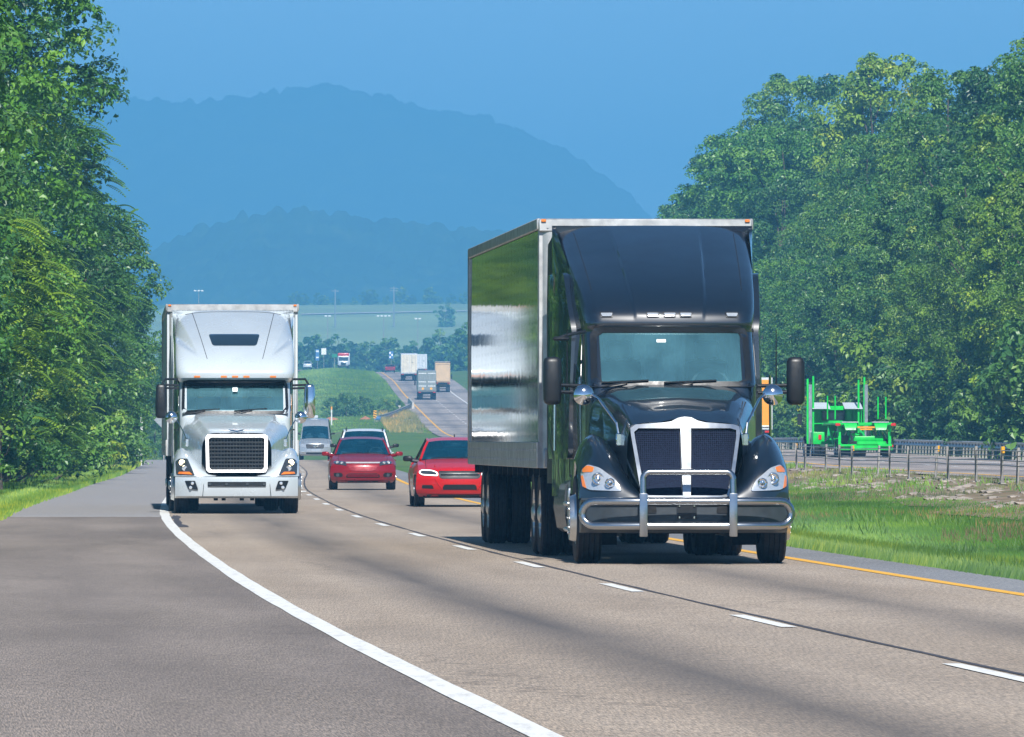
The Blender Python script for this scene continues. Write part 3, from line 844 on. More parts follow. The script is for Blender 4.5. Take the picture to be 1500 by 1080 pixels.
for i, (key, d, t, s) in enumerate((('oak', 118, 6.5, .95), ('oak2', 134, 7.5, 1.0), ('oak', 150, 6.8, .9), ('oak2', 168, 7.0, 1.05), ('oak', 187, 7.4, 1.0), ('oak2', 206, 7.2, .95), ('oak', 224, 7.5, 1.0))):  # unseen trees, added so the black truck's side reflects dark green
    x = lx(t, d); tree(key, x, d, gz(x, d) - .1, s, i * 1.3, 'broadleaf_tree', 'unseen roadside tree on the left verge, nearer than the frame edge', 'tree', 'unseen roadside trees along the near left verge')
for i, (d, px, s) in enumerate(((640, 262, .8), (690, 228, .62), (730, 205, .8), (610, 180, .75), (780, 240, .95))):
    x = (px - 750) * d / 12500; tree('forest%d' % (i % 5), x, d, -1.0, s * .55, i, 'broadleaf_tree', 'smaller hazy tree beyond the bend left of the pale truck', 'tree', 'hazy trees beyond the bend on the left')

# wooded bank on the right
rnd = random.Random(5)
def right_rows():
    out = []
    for row, (off, step, d0, d1, sc) in enumerate(((5.2, 8.5, 352, 900, .60), (9.5, 9.5, 380, 930, .93), (15.5, 12.0, 430, 930, 1.03))):
        d = d0
        while d < d1:
            dd = d + rnd.uniform(-2.5, 2.5)
            t = off + rnd.uniform(-1.6, 1.6)
            x = float(XR(dd)) + 6.4 + t
            k = rnd.randrange(5); s = sc * rnd.uniform(.86, 1.12) * (.92 if dd < 500 else (.80 if dd < 650 else (1.08 if dd < 790 else .90)))
            if row == 0: s *= rnd.choice((.8, 1.0, 1.15))
            if (x - 7.0) / dd * 12500 + 750 < 1600: out.append((k, x, dd, s, rnd.uniform(0, 6.28), row))
            d += step
    return out
labs = {0: ('leafy tree in the front row of the wooded bank behind the right guardrail', 'front row trees of the right wooded bank'),
        1: ('tall tree rising behind the front row of the wooded bank on the right', 'tall trees of the right wooded bank'),
        2: ('tall tree at the back of the right wooded bank, topping its skyline', 'back row trees of the right wooded bank')}
for k, x, d, s, rz, row in right_rows():
    mat = None
    q = rnd.random()
    if q < .13: mat = 'leaf_warm'
    elif q < .30: mat = 'leaf_cool'
    elif q < .5: mat = 'leaf_bright'
    tree('forest%d' % k, x, d, gz(x, d) - .2, s, rz, 'woodland_tree', labs[row][0], 'tree', labs[row][1], sz=s * rnd.uniform(.92, 1.08), mat=mat)
d = 345
while d < 760:
    x = float(XR(d)) + 6.4 + 2.6 + rnd.uniform(-.5, .8)
    s = rnd.uniform(.7, 1.15)
    tree(('shrub', 'shrub2')[rnd.random() < .4], x, d, gz(x, d) - .1, s, rnd.uniform(0, 6), 'shrub', 'dense green shrub at the foot of the wooded bank behind the right guardrail', 'shrub', 'shrubs behind the right guardrail', mat=rnd.choice((None, 'leaf_warm', 'leaf_cool', None)))
    d += 6.5
# distant trees closing the road
for i in range(34):
    d = 2010 + (i % 3) * 75 + rnd.uniform(-15, 15)
    x = -58 + i * 1.95 + rnd.uniform(-1, 1)
    s = rnd.uniform(.62, 1.0) * (1.18 if x > -18 else 1)
    tree('distant%d' % (i % 3), x, d, gz(x, d) - .3, s, rnd.uniform(0, 6), 'distant_tree', 'hazy bluish tree in the tree line closing the far end of the road', 'tree', 'hazy tree line beyond the crest')
for i, (d, px, s) in enumerate(((1720, 664, .95), (1760, 690, 1.1), (1690, 700, .8))):
    x = (px - 750) * d / 12500; tree('distant%d' % i, x + 3, d, gz(x + 3, d) - .3, s, i, 'distant_tree', 'larger hazy tree on the right of the far road beyond the tan trailer', 'tree', 'larger hazy trees right of the far road')
tree('distant0', -23.8, 3050, gz(-23.8, 3050) - .2, .85, 1, 'distant_tree', 'lone round tree standing on the pale hazy hillside field')
for i in range(22):
    d = 3555 + rnd.uniform(-12, 25); x = -92 + i * 5.1 + rnd.uniform(-2, 2); s = rnd.uniform(.35, .75)
    tree('distant%d' % (i % 3), x, d, gz(x, d) - .3, s, rnd.uniform(0, 6), 'hedgerow_tree', 'faint hazy tree in the row along the top of the pale hillside field', 'tree', 'hedgerow along the top of the hillside field')
# bushes in the median
for i, (px, s, d) in enumerate(((486, .95, 1040), (508, 1.15, 1042), (522, 1.0, 1046), (536, .85, 1050), (566, .8, 1060), (580, .7, 1064))):
    x = (px - 750) * d / 12500
    tree('shrub', x, d, gz(x, d) - .1, s * .62, i * 2, 'shrub', ('round dark bush at the left end of the median bushes', 'tallest bush in the grassy median below the far hill', 'bush joined to the tallest bush in the grassy median', 'low bush right of the tallest median bush', 'sparse bush near the bridge parapet in the median', 'small bush nearest the yellow line of the far road')[i], 'bush', 'bushes in the grassy median')

# ---- grass blades (uncountable)
def blades(name, xs, ys, hh, wid, seed, mat='leaf_blade', lean=.5, base=.55):
    rng = np.random.default_rng(seed)
    n = len(xs)
    z = ground_z(xs, ys) - .01
    h = hh * rng.uniform(.45, 1.25, n)
    a = rng.uniform(0, 2 * pi, n); l = rng.uniform(.1, lean, n) * h
    w = wid * rng.uniform(.6, 1.4, n)
    B = np.stack([xs, ys, z], 1)
    sx = rng.uniform(-.35, .35, n)
    side = np.stack([np.cos(sx), np.sin(sx), sx * 0], 1) * w[:, None] * .5
    tip = B + np.stack([np.cos(a) * l, np.sin(a) * l, h], 1)
    V = np.stack([B - side, B + side, tip], 1).reshape(-1, 3)
    T = np.clip(base + (fbm(xs / 2.2, ys / 7, seed, 4) - .45) * 1.5 + rng.normal(0, .14, n), 0, 1)
    o = raw_mesh(name, V, np.arange(3 * n).reshape(n, 3), M[mat], tint=np.repeat(T, 3))
    return struct(o, 'stuff')
def scatter(n, d0, d1, lo, hi, seed, p=1.0):
    rng = np.random.default_rng(seed)
    d = d0 + (d1 - d0) * rng.uniform(0, 1, n) ** p
    a = lo(d); b = hi(d)
    x = a + (b - a) * rng.uniform(0, 1, n)
    return x, d
x, d = scatter(95000, 66, 330, lambda d: XW(d) + 7.98, lambda d: np.minimum(XR(d) - 8.6, .066 * d + 1), 1, 1.25)
blades('median_grass', x, d, .10, .022, 1)
x, d = scatter(36000, 66, 330, lambda d: XW(d) + 7.9, lambda d: XW(d) + 9.1, 2, 1.3)
blades('verge_grass', x, d, .25, .018, 2, 'verge_blade', base=.40)
M['seed_head'] = leafmat('reddish_seed_heads', (4.2, 1.0, 1.5), .7)
x, d = scatter(30000, 70, 330, lambda d: XW(d) + 8.4, lambda d: np.minimum(XR(d) - 8.6, .066 * d + 1), 31, 1.2)
k = fbm(x / 2.6, d / 11, 51, 4) > .56
blades('dry_seed_grass', x[k], d[k], .13, .016, 31, 'seed_head', base=.45)
x, d = scatter(26000, 70, 330, lambda d: XW(d) + 8.1, lambda d: np.minimum(XR(d) - 8.6, .066 * d + 1), 45, 1.2)
k = fbm(x / .9, d / 4, 151, 3) > .58
blades('tall_weeds', x[k], d[k], .19, .02, 45, 'verge_blade', .7, base=.5)
x, d = scatter(42000, 150, 470, lambda d: XW(d) - SH(d) - 8, lambda d: XW(d) - SH(d) + .06, 3, 1.1)
blades('left_verge_grass', x, d, .17, .03, 3)
x, d = scatter(9000, 150, 470, lambda d: XW(d) - SH(d) - 1.2, lambda d: XW(d) - SH(d) + .10, 4, 1.1)
blades('left_edge_grass', x, d, .26, .03, 4)
x, d = scatter(16000, 900, 1620, lambda d: XW(d) + 8.6, lambda d: XR(d) - 5, 6, 1)
blades('hill_grass', x, d, .30, .10, 6)
x, d = scatter(9000, 900, 1060, lambda d: XR(d) - 9.5, lambda d: XR(d) - 5, 8, 1)
k = fbm(x / 2.2, d / 16, 61, 3) > .45; x = x[k]; d = d[k]
M['dry_blade'] = leafmat('dry_grass_blade', (3.4, 1.25, 1.9), .7)
blades('bank_scrub', x, d, .6, .07, 8, 'dry_blade', .8)

# ---- bare stony strip along the cable barrier
def drape(name, XF, t0, t1, d0, d1, lift, mat, wob, nu=7):
    ds = np.arange(d0, d1, 1.2)
    w0 = (fbm(ds / 9, ds * 0, 5, 4) - .45) * wob; w1 = (fbm(ds / 7, ds * 0 + 9, 6, 4) - .45) * wob * .6
    us = np.linspace(0, 1, nu)
    T = (t0 + w0)[:, None] + ((t1 + w1) - (t0 + w0))[:, None] * us
    X = XF(ds)[:, None] + T; Dm = np.repeat(ds[:, None], nu, 1)
    Z = ground_z(X, Dm) + lift
    V = np.stack([X, Dm, Z], -1).reshape(-1, 3); n = len(ds)
    i = np.arange(n - 1)[:, None] * nu + np.arange(nu - 1)[None, :]
    F = np.stack([i, i + 1, i + nu + 1, i + nu], -1).reshape(-1, 4)
    return struct(raw_mesh(name, V, F, mat, smooth=True))
def dirt_mat():
    m, nt, b = newmat('stony_dirt')
    co = coord(nt)
    f = noise(nt, mapping(nt, co, (1, .25, 1)), 1.6, 6, .7)
    c = ramp(nt, f, [(.3, (.10, .065, .035)), (.5, (.22, .155, .095)), (.64, (.26, .20, .14)), (.78, (.36, .31, .25))])
    c = mixc(nt, ramp(nt, noise(nt, co, .8, 5, .7), [(.5, (0,) * 3), (.6, (.75,) * 3)]), c, (.09, .12, .03))
    nt.links.new(c, b.inputs['Base Color']); b.inputs['Roughness'].default_value = .95
    bump(nt, b, f, .8, .08)
    return m
M['dirt'] = dirt_mat()
M['red_clay'] = simple('red_clay', (.50, .20, .09), .95, 0, 0, .2, .6)
M['stone'] = simple('pale_limestone', (.30, .26, .22), .9, 0, 0, .2, 3)
drape('dirt_strip', XR, -9.9, -5.0, 118, 360, .02, M['dirt'], 2.6)
drape('gravel_bank', XR, -9.0, -5.0, 940, 1075, .04, M['dirt'], 2.0)
def rocks(name, n, d0, d1, lo, hi, size, seed):
    rng = random.Random(seed); mb = MB()
    for i in range(n):
        d = rng.uniform(d0, d1); x = float(XR(d)) + rng.uniform(lo, hi)
        if rng.random() > float(fbm(x / 2, d / 8, 4)) * 1.9 - .15: continue
        s = size * rng.uniform(.3, 1) ** 1.5
        bm = bmesh.new(); bmesh.ops.create_icosphere(bm, subdivisions=1, radius=s)
        z = gz(x, d)
        vs = [(x + v.co.x * 1.5 * rng.uniform(.8, 1.2), d + v.co.y * 2 * rng.uniform(.8, 1.2), z + .02 + v.co.z * .42 * rng.uniform(.7, 1.2)) for v in bm.verts]
        fs = [[v.index for v in f.verts] for f in bm.faces]; bm.free()
        mb.add(vs, fs)
    return struct(obj(name, mb, M['stone'], ang=None), 'stuff')
rocks('stone_rubble', 650, 118, 345, -9.0, -5.6, .17, 3)
x, d = scatter(30000, 118, 350, lambda d: XR(d) - 9.0, lambda d: XR(d) - 4.9, 12, 1.1)
k = fbm(x / 1.6, d / 7, 77, 3) > .50
blades('dry_tufts', x[k], d[k], .13, .022, 12, 'dry_blade', .7)
x, d = scatter(9000, 118, 350, lambda d: XR(d) - 8.6, lambda d: XR(d) - 4.9, 13, 1.1)
k = fbm(x / 1.8, d / 8, 99, 3) > .56
blades('weed_tufts', x[k], d[k], .20, .03, 13, 'leaf_blade', .7)
def clay(px0, px1, d, w, name='clay_patch'):
    x0 = (px0 - 750) * d / 12500; x1 = (px1 - 750) * d / 12500
    n = 40; mb = MB()
    rows = []
    for k in range(6):
        f = 1 - k / 5
        row = []
        for i in range(n):
            a = 2 * pi * i / n
            r = f * (.65 + .6 * float(vnoise(2 + 1.6 * cos(a), 5 + 1.6 * sin(a), int(px0))))
            x = (x0 + x1) / 2 + (x1 - x0) / 2 * r * cos(a); y = d + w / 2 * r * sin(a)
            row.append((x, y, gz(x, y) + .05 + .35 * (1 - f)))
        rows.append(row)
    mb.loft(rows, close=True)
    return struct(obj(name, mb, M['red_clay']))
clay(554, 588, 1022, 26); clay(470, 496, 1010, 18); clay(526, 544, 1012, 10)
# ------------------------------------------------------------------ heavy trucks (local frame: x right, y back from the front axle, z up; front faces -y)
def interp(z, P):
    return float(np.interp(z, [p[0] for p in P], [p[1] for p in P]))
def dome(base, z0, y0, dy, dz):
    """front line that rises straight from the lip and then rolls back smoothly"""
    return lambda z: base(z) if z < z0 else y0 + dy * max(0, (z - z0) / dz) ** 1.5
def smooth_tab(P, lo, hi, w):
    xs = np.linspace(lo, hi, 400); A = np.array(P, float)
    ys = np.interp(xs, A[:, 0], A[:, 1])
    k = max(1, int(w / (hi - lo) * 400)); ker = np.hanning(2 * k + 1); ker /= ker.sum()
    ys = np.convolve(np.pad(ys, k, mode='edge'), ker, mode='valid')
    return lambda z: float(np.interp(z, xs, ys))

def wheel(parent, x, y, R, w, rim_r, side, dual=False, name='wheel', rim_mat='alu', dish=0.05, truck=True, bolts=8):
    """tyre with a rim child; side = -1 / +1 is the outboard direction; x is the outer sidewall"""
    mb = MB()
    def tyre(xo, xi):
        s = 1 if xo > xi else -1
        ww = abs(xo - xi)
        prof = [(rim_r, -ww), (rim_r * 1.06, -ww + .012), (R * .93, -ww + .004), (R * .985, -ww + .03)]
        ng = 4 if truck else 3
        for g in range(ng):
            a = -ww + .03 + (ww - .06) * g / ng; b = -ww + .03 + (ww - .06) * (g + 1) / ng
            prof += [(R, a + .006), (R, b - .010), (R - .012, b - .008), (R - .012, b - .001)]
        prof += [(R * .985, -.03), (R * .93, -.004), (rim_r * 1.06, -.012), (rim_r, -.02)]
        return [(r, o * s) for r, o in prof]
    mb.lathe(tyre(x, x - side * w), (x, y, R), 36)
    if dual: mb.lathe(tyre(x - side * (w + .05), x - side * (2 * w + .05)), (x - side * (w + .05), y, R), 36)
    t = obj(name, mb, M['rubber'], parent, 45)
    rb = MB()
    s = side
    d = dish
    rb.lathe([(rim_r * 1.03, s * -.015), (rim_r * .97, s * -.02), (rim_r * .90, s * -d * .6), (rim_r * .86, s * -d), (rim_r * .5, s * -d * (1.6 if dual else .7)), (rim_r * .42, s * -d * .9), (rim_r * .40, s * (.01 if not dual else -.01)), (rim_r * .22, s * .015), (.001, s * .015)], (x, y, R), 30)
    for k in range(bolts):
        a = 2 * pi * k / bolts
        rb.lathe([(.016, s * -d * 1.2), (.016, s * -d * .2), (.001, s * -d * .1)], (x, y + rim_r * .62 * cos(a), R + rim_r * .62 * sin(a)), 6)
    obj('rim', rb, M[rim_mat], t, 40)
    return t

class Cab:
    """front sheet y = F(x, z) with rounded plan corners, side walls and openings"""
    def __init__(s, yf, wf, r, bulge, yend, wend, ztop, zbot, feat=None):
        s.yf, s.wf, s.r, s.bulge, s.yend, s.wend, s.ztop, s.zbot, s.feat = yf, wf, r, bulge, yend, wend, ztop, zbot, feat
    def pt(s, u, z, off=0):
        w = s.wf(z); r = s.r(z); a = abs(u); sg = 1 if u >= 0 else -1
        y0 = s.yf(z)
        if a <= .8:
            x = (w - r) * a / .8; y = y0 + s.bulge * (x / w) ** 2; nx, ny = 0.12 * x / w, -1
        else:
            t = (a - .8) / .2 * pi / 2
            x = w - r + r * sin(t); y = y0 + s.bulge * ((w - r) / w) ** 2 + r * (1 - cos(t)) + s.bulge * .4 * (a - .8) / .2
            nx, ny = sin(t), -cos(t)
        if s.feat: y += s.feat(x * sg, z)
        return (sg * (x + nx * off), min(y + ny * off, s.yend), z - .13 * max(0, (z - 3.35) / .65) * a ** 4)
    def F(s, x, z, off=0):
        w = s.wf(z); r = s.r(z); a = min(abs(x), w - .001); sg = 1 if x >= 0 else -1
        if a <= w - r: u = .8 * a / (w - r)
        else: u = .8 + .2 * math.asin((a - (w - r)) / r) / (pi / 2)
        p = s.pt(sg * u, z, off)
        return (x if abs(x) < w - r else p[0], p[1], p[2])
    def side(s, sg, t, z, off=0):
        """t 0..1 from the front corner to the rear"""
        p = s.pt(sg * 1.0, z)
        x = p[0] + (sg * s.wend - p[0]) * (1 - (1 - t) ** 1.6); y = p[1] + (s.yend - p[1]) * t
        return (x + sg * off, y, z)
    def sideY(s, sg, y, z, off=0):
        p = s.pt(sg * 1.0, z)
        return s.side(sg, min(1, max(0, (y - p[1]) / max(s.yend - p[1], .01))), z, off)
    def shell(s, x0, x1, z0, z1, nz=70, cut_side=()):
        us = sorted(set(list(np.linspace(-1, 1, 121))))
        zs = sorted(set(list(np.linspace(s.zbot, s.ztop, nz)) + [z0, z1]))
        def skip(u, z):
            if not (z0 < z < z1): return False
            w = s.wf(z); r = s.r(z)
            a = abs(u)
            x = (w - r) * a / .8 if a <= .8 else w
            return x < x1
        mb = MB()
        mb.grid(lambda u, z: s.pt(u, z), us, zs, skip)
        for sg in (-1, 1):
            mb.grid(lambda t, z: s.side(sg, t, z), list(np.linspace(0, 1, 12)), zs)
        # roof and back
        zt = s.ztop
        top = [s.pt(u, zt) for u in us] + [s.side(1, 1, zt), s.side(-1, 1, zt)]
        mb.add(top, [tuple(range(len(top)))])
        bk = [s.side(-1, 1, z) for z in zs] + [s.side(1, 1, z) for z in reversed(zs)]
        mb.add(bk, [tuple(range(len(bk)))])
        return mb

def hood_mb(ys, a, h, zb, n, extra=None, m=41):
    rows = []
    for y in ys:
        row = []
        for k in range(m):
            ph = pi * k / (m - 1)
            c, si = cos(ph), sin(ph)
            e = 2 / n(y)
            x = a(y) * (1 if c > 0 else -1) * abs(c) ** e
            z = zb(y) + (h(y) - zb(y)) * abs(si) ** e
            if extra: z += extra(x, y)
            row.append((x, y, z))
        rows.append(row)
    return MB().loft(rows)

def fender(sg, prof, H, z0, xs, sweep, arch, xo, tuck=.02):
    """prof: (y, z) path from front bottom over the top to the rear; H(x): crown height at |x|"""
    zt = max(p[1] for p in prof)
    A = np.array(prof, float); L = np.concatenate([[0], np.cumsum(np.hypot(*np.diff(A, axis=0).T))]); S = np.linspace(0, L[-1], 44)
    k = 4; ker = np.hanning(2 * k + 1); ker /= ker.sum()
    py = np.convolve(np.pad(np.interp(S, L, A[:, 0]), k, mode='reflect', reflect_type='odd'), ker, mode='valid'); pz = np.convolve(np.pad(np.interp(S, L, A[:, 1]), k, mode='reflect', reflect_type='odd'), ker, mode='valid')
    def P(i, x):
        f = (H(x) - z0) / (zt - z0)
        z = z0 + (pz[i] - z0) * f
        fr = max(0, min(1, (.25 - py[i]) / 1.2))
        y = py[i] + sweep * max(0, (x - xo) / (xs[-1] - xo)) ** 2.2 * fr
        return (sg * x, y, z)
    mb = MB()
    rows = [[P(i, x) for i in range(44)] for x in xs]
    # wheel side: outer edge drops to the arch
    ay, az, ar = arch
    edge = rows[-1]
    lip = []; mid = []
    for p in edge:
        t = atan2(p[2] - az, p[1] - ay)
        q = (p[0] - sg * tuck, ay + ar * cos(t), max(z0 * .9, az + ar * sin(t)))
        lip.append(q); mid.append((p[0] + sg * .012, (p[1] * .75 + q[1] * .25), (p[2] * .75 + q[2] * .25)))
    rows += [mid, lip, [(p[0] - sg * .25, p[1], p[2]) for p in lip]]
    mb.loft(rows)
    def F(x, z, off=0):
        ax = abs(x)
        f = (H(ax) - z0) / (zt - z0)
        zz = z0 + (z - z0) / max(f, .05)
        i = int(np.argmax(pz)); y = float(np.interp(zz, pz[:i + 1], py[:i + 1]))
        fr = max(0, min(1, (.25 - y) / 1.2))
        y += sweep * max(0, (ax - xo) / (xs[-1] - xo)) ** 2.2 * fr
        return (x + sg * off * .4, y - off, z + off * .35)
    return mb, F

def mirror_pair(T, sg, x, y, z0, z1, w, d, armx, armz, mat, chrome_face=False, taper=.0):
    """housing, glass on the back side, arms"""
    h = MB()
    rows = []
    for z, f in ((z0, .55), (z0 + .02, .85), (z0 + .06, .98), (z0 + (z1 - z0) * .5, 1.0), (z1 - .06, .98 - taper), (z1 - .02, .86 - taper), (z1, .55)):
        rows.append([(x + w / 2 * f * (1 if cos(a) > 0 else -1) * abs(cos(a)) ** .55, y + d / 2 * f * (1 if sin(a) > 0 else -1) * abs(sin(a)) ** .8, z) for a in np.linspace(0, 2 * pi, 24, endpoint=False)])
    h.loft(rows, close=True, caps=True)
    m = obj('mirror', h, mat, T, 50)
    g = MB().patch(rrect(x - w * .4, z0 + .06, x + w * .4, z1 - .05, .03), lambda a, b, o: (a, y + d * .5 + o, b), .004, .01)
    obj('mirror_glass', g, M['glass_dark'], m)
    a = MB()
    for za in armz:
        a.tube([(armx, y + .10, za), (x - sg * w * .3, y, za + .01)], .022, 8)
    obj('mirror_arm', a, M['black_plastic'], m)

def convex(T, c, r, stalk, rs=.016):
    mb = MB()
    rows = []
    for k in range(9):
        t = k / 8 * pi * .58
        rows.append([(c[0] + r * sin(t) / sin(pi * .58) * 1.0 * cos(a) * (1 if True else 0), c[1] - r * .72 * cos(t), c[2] + r * sin(t) / sin(pi * .58) * sin(a)) for a in np.linspace(0, 2 * pi, 24, endpoint=False)])
    mb.loft(rows, close=True, caps=True)
    o = obj('convex_mirror', mb, M['chrome'], T, 60)
    s = MB().tube(stalk, rs, 8)
    e = stalk[-1]; s.box((e[0], e[1], e[2] - .05), (.07, .05, .15), .012)
    obj('mirror_stalk', s, M['chrome'], o)

def wiper(T, F, x0, x1, z, z1):
    mb = MB()
    mb.tube([F(x0 + (x1 - x0) * t, z + .035 * sin(t * pi) * 0 + (z1 - z) * t, .03) for t in np.linspace(0, 1, 8)], .011, 6)
    mb.tube([F(x0 + (x1 - x0) * t, z - .05 + (z1 - z + .06) * min(1, t * 1.2), .045) for t in np.linspace(0, .55, 6)], .010, 6)
    obj('wiper', mb, M['black_plastic'], T)

def cab_interior(T, C, y0, y1, w, zfl, zt, dash_y, dash_z):
    d = MB()
    d.grid(lambda u, v: (u * (w - .02), y0 + (dash_y - y0) * v + .06 * u * u, dash_z - .02 + .06 * sin(v * pi) - (.5 if v > .97 else 0)), np.linspace(-1, 1, 20), [0, .2, .5, .8, .95, 1.0])
    obj('dashboard', d, M['dash'], T, 60)
    for sg in (-1, 1):
        s = MB().box((sg * .52, dash_y + .75, dash_z - .10), (.52, .16, .80), .06, 2).box((sg * .52, dash_y + .72, dash_z + .42), (.30, .12, .22), .05, 2)
        obj('seat', s, M['seat'], T, 60)
    st = MB()
    st.tube([(.52 + .22 * cos(a), dash_y + .12 + .10 * sin(a), dash_z - .02 + .20 * sin(a)) for a in np.linspace(0, 2 * pi, 24, endpoint=False)], .016, 6, closed=True)
    obj('steering_wheel', st, M['interior'], T)
    c = MB()
    rows = []
    for z in (zfl, dash_z - .2, dash_z + .3, zt):
        rows.append([(x, y1 + .045 * sin(x * 27 + .6 * sin(x * 7)) + .02 * sin(x * 61), z) for x in np.linspace(-w + .05, .30, 70)])
    c.loft(rows)
    rows = []
    for z in (zfl, dash_z - .2, dash_z + .3, zt):
        rows.append([(x, y1 + .02 + .045 * sin(x * 31 + .6 * sin(x * 5)), z) for x in np.linspace(.46, w - .05, 36)])
    c.loft(rows)
    obj('curtain', c, M['fabric'], T, 70)
    b = MB().box((0, y1 + .9, (zfl + zt) / 2), (w * 2 - .1, .04, zt - zfl)).box((0, (y0 + y1) / 2 + .5, zt + .02), (w * 1.8, 1.6, .03)).box((.38, y1 + .3, dash_z + .3), (.10, .03, 1.2))
    obj('cab_lining', b, M['fabric'], T)

def trailer(T, x0, y0, L, ztop, zbot, hw, side_mat, rear_y_axles, front_mat, skirt=True, tyre_w=.27):
    """box trailer as one part with its own pieces as sub-parts"""
    box = MB()
    zb = zbot
    # front wall, roof, rear
    box.add([(-hw, y0, zb), (hw, y0, zb), (hw, y0, ztop), (-hw, y0, ztop), (-hw, y0 + L, zb), (hw, y0 + L, zb), (hw, y0 + L, ztop), (-hw, y0 + L, ztop)],
            [(0, 1, 2, 3), (3, 2, 6, 7), (4, 5, 6, 7), (0, 1, 5, 4)])
    t = obj('trailer', box, front_mat, T, None)
    for sg in (-1, 1):
        s = MB()
        def f(u, v):
            y = y0 + .16 + (L - .22) * u; z = zb + .32 + (ztop - zb - .46) * v
            return (sg * (hw + .004 + .006 * sin(v * pi)), y, z)
        s.grid(f, np.linspace(0, 1, 40), np.linspace(0, 1, 12))
        obj('side_panel', s, side_mat, t, 60)
        r = MB()
        r.box((sg * (hw + .006), y0 + L / 2, zb + .16), (.05, L - .02, .32), .008)        # bottom rail
        r.box((sg * (hw + .006), y0 + L / 2, ztop - .06), (.05, L - .02, .14), .012)        # top rail
        r.box((sg * (hw + .008), y0 + L - .06, (zb + ztop) / 2), (.05, .14, ztop - zb - .02), .01)
        for k in range(int(L / .4)):
            r.box((sg * (hw + .034), y0 + .3 + k * .4, zb + .10), (.012, .03, .03)); r.box((sg * (hw + .034), y0 + .3 + k * .4, zb + .22), (.012, .03, .03))
        obj('side_rail', r, M['alu_trim'], t)
    p = MB()
    for sg in (-1, 1):
        rows = []
        for z in (zb, ztop - .02):
            rows.append([(sg * (hw - .16 + .17 * sin(a)), y0 - .05 + .17 * (1 - cos(a)), z) for a in np.linspace(0, pi / 2, 8)])
        p.loft(rows)
    obj('corner_post', p, M['alu_trim'], t, 60)
    hd = MB().box((0, y0 - .035, ztop - .075), (2 * hw + .02, .06, .16), .015)
    obj('front_sill', MB().box((0, y0 - .03, zb + .12), (2 * hw - .1, .06, .24), .015), M['alu_trim'], t)
    for k in range(22): hd.box((-hw + .1 + k * (2 * hw - .2) / 21, y0 - .072, ztop - .10), (.02, .015, .02))
    obj('front_header', hd, M['alu_trim'], t)
    lam = MB()
    for sg in (-1, 1): lam.box((sg * (hw - .05), y0 - .075, ztop - .02), (.06, .03, .035), .006)
    obj('clearance_lamp', lam, M['amber'], t)
    u = MB()
    for sx in (-.5, .5): u.box((sx, y0 + L / 2 + 1, zb - .12), (.10, L - 3, .24))
    for y in np.arange(y0 + .8, y0 + L, 1.2): u.box((0, y, zb - .06), (2 * hw - .1, .09, .11))
    for y in rear_y_axles: u.box((0, y, .55), (2.0, .14, .14)).box((-.5, y, .78), (.1, .3, .4)).box((.5, y, .78), (.1, .3, .4))
    ly = y0 + 2.6
    for sx in (-.75, .75): u.box((sx, ly, (zb + .42) / 2 + .15), (.12, .14, zb - .42)).box((sx, ly, .40), (.28, .28, .03))
    u.tube([(-.7, y0 + L - .1, .52), (.7, y0 + L - .1, .52)], .05, 6)
    for sx in (-.55, .55): u.box((sx, y0 + L - .1, zb * .5 + .25), (.08, .08, zb - .5))
    obj('underframe', u, M['dark_under'], t)
    fl = MB()
    for sx in (-.85, .85): fl.box((sx, rear_y_axles[-1] + .75, .60), (.62, .02, .75))
    obj('mud_flap', fl, M['rubber'], t)
    for y in rear_y_axles:
        for sg in (-1, 1): wheel(t, sg * 1.25, y, .51, tyre_w, .29, sg, True, dish=.10)
    return t

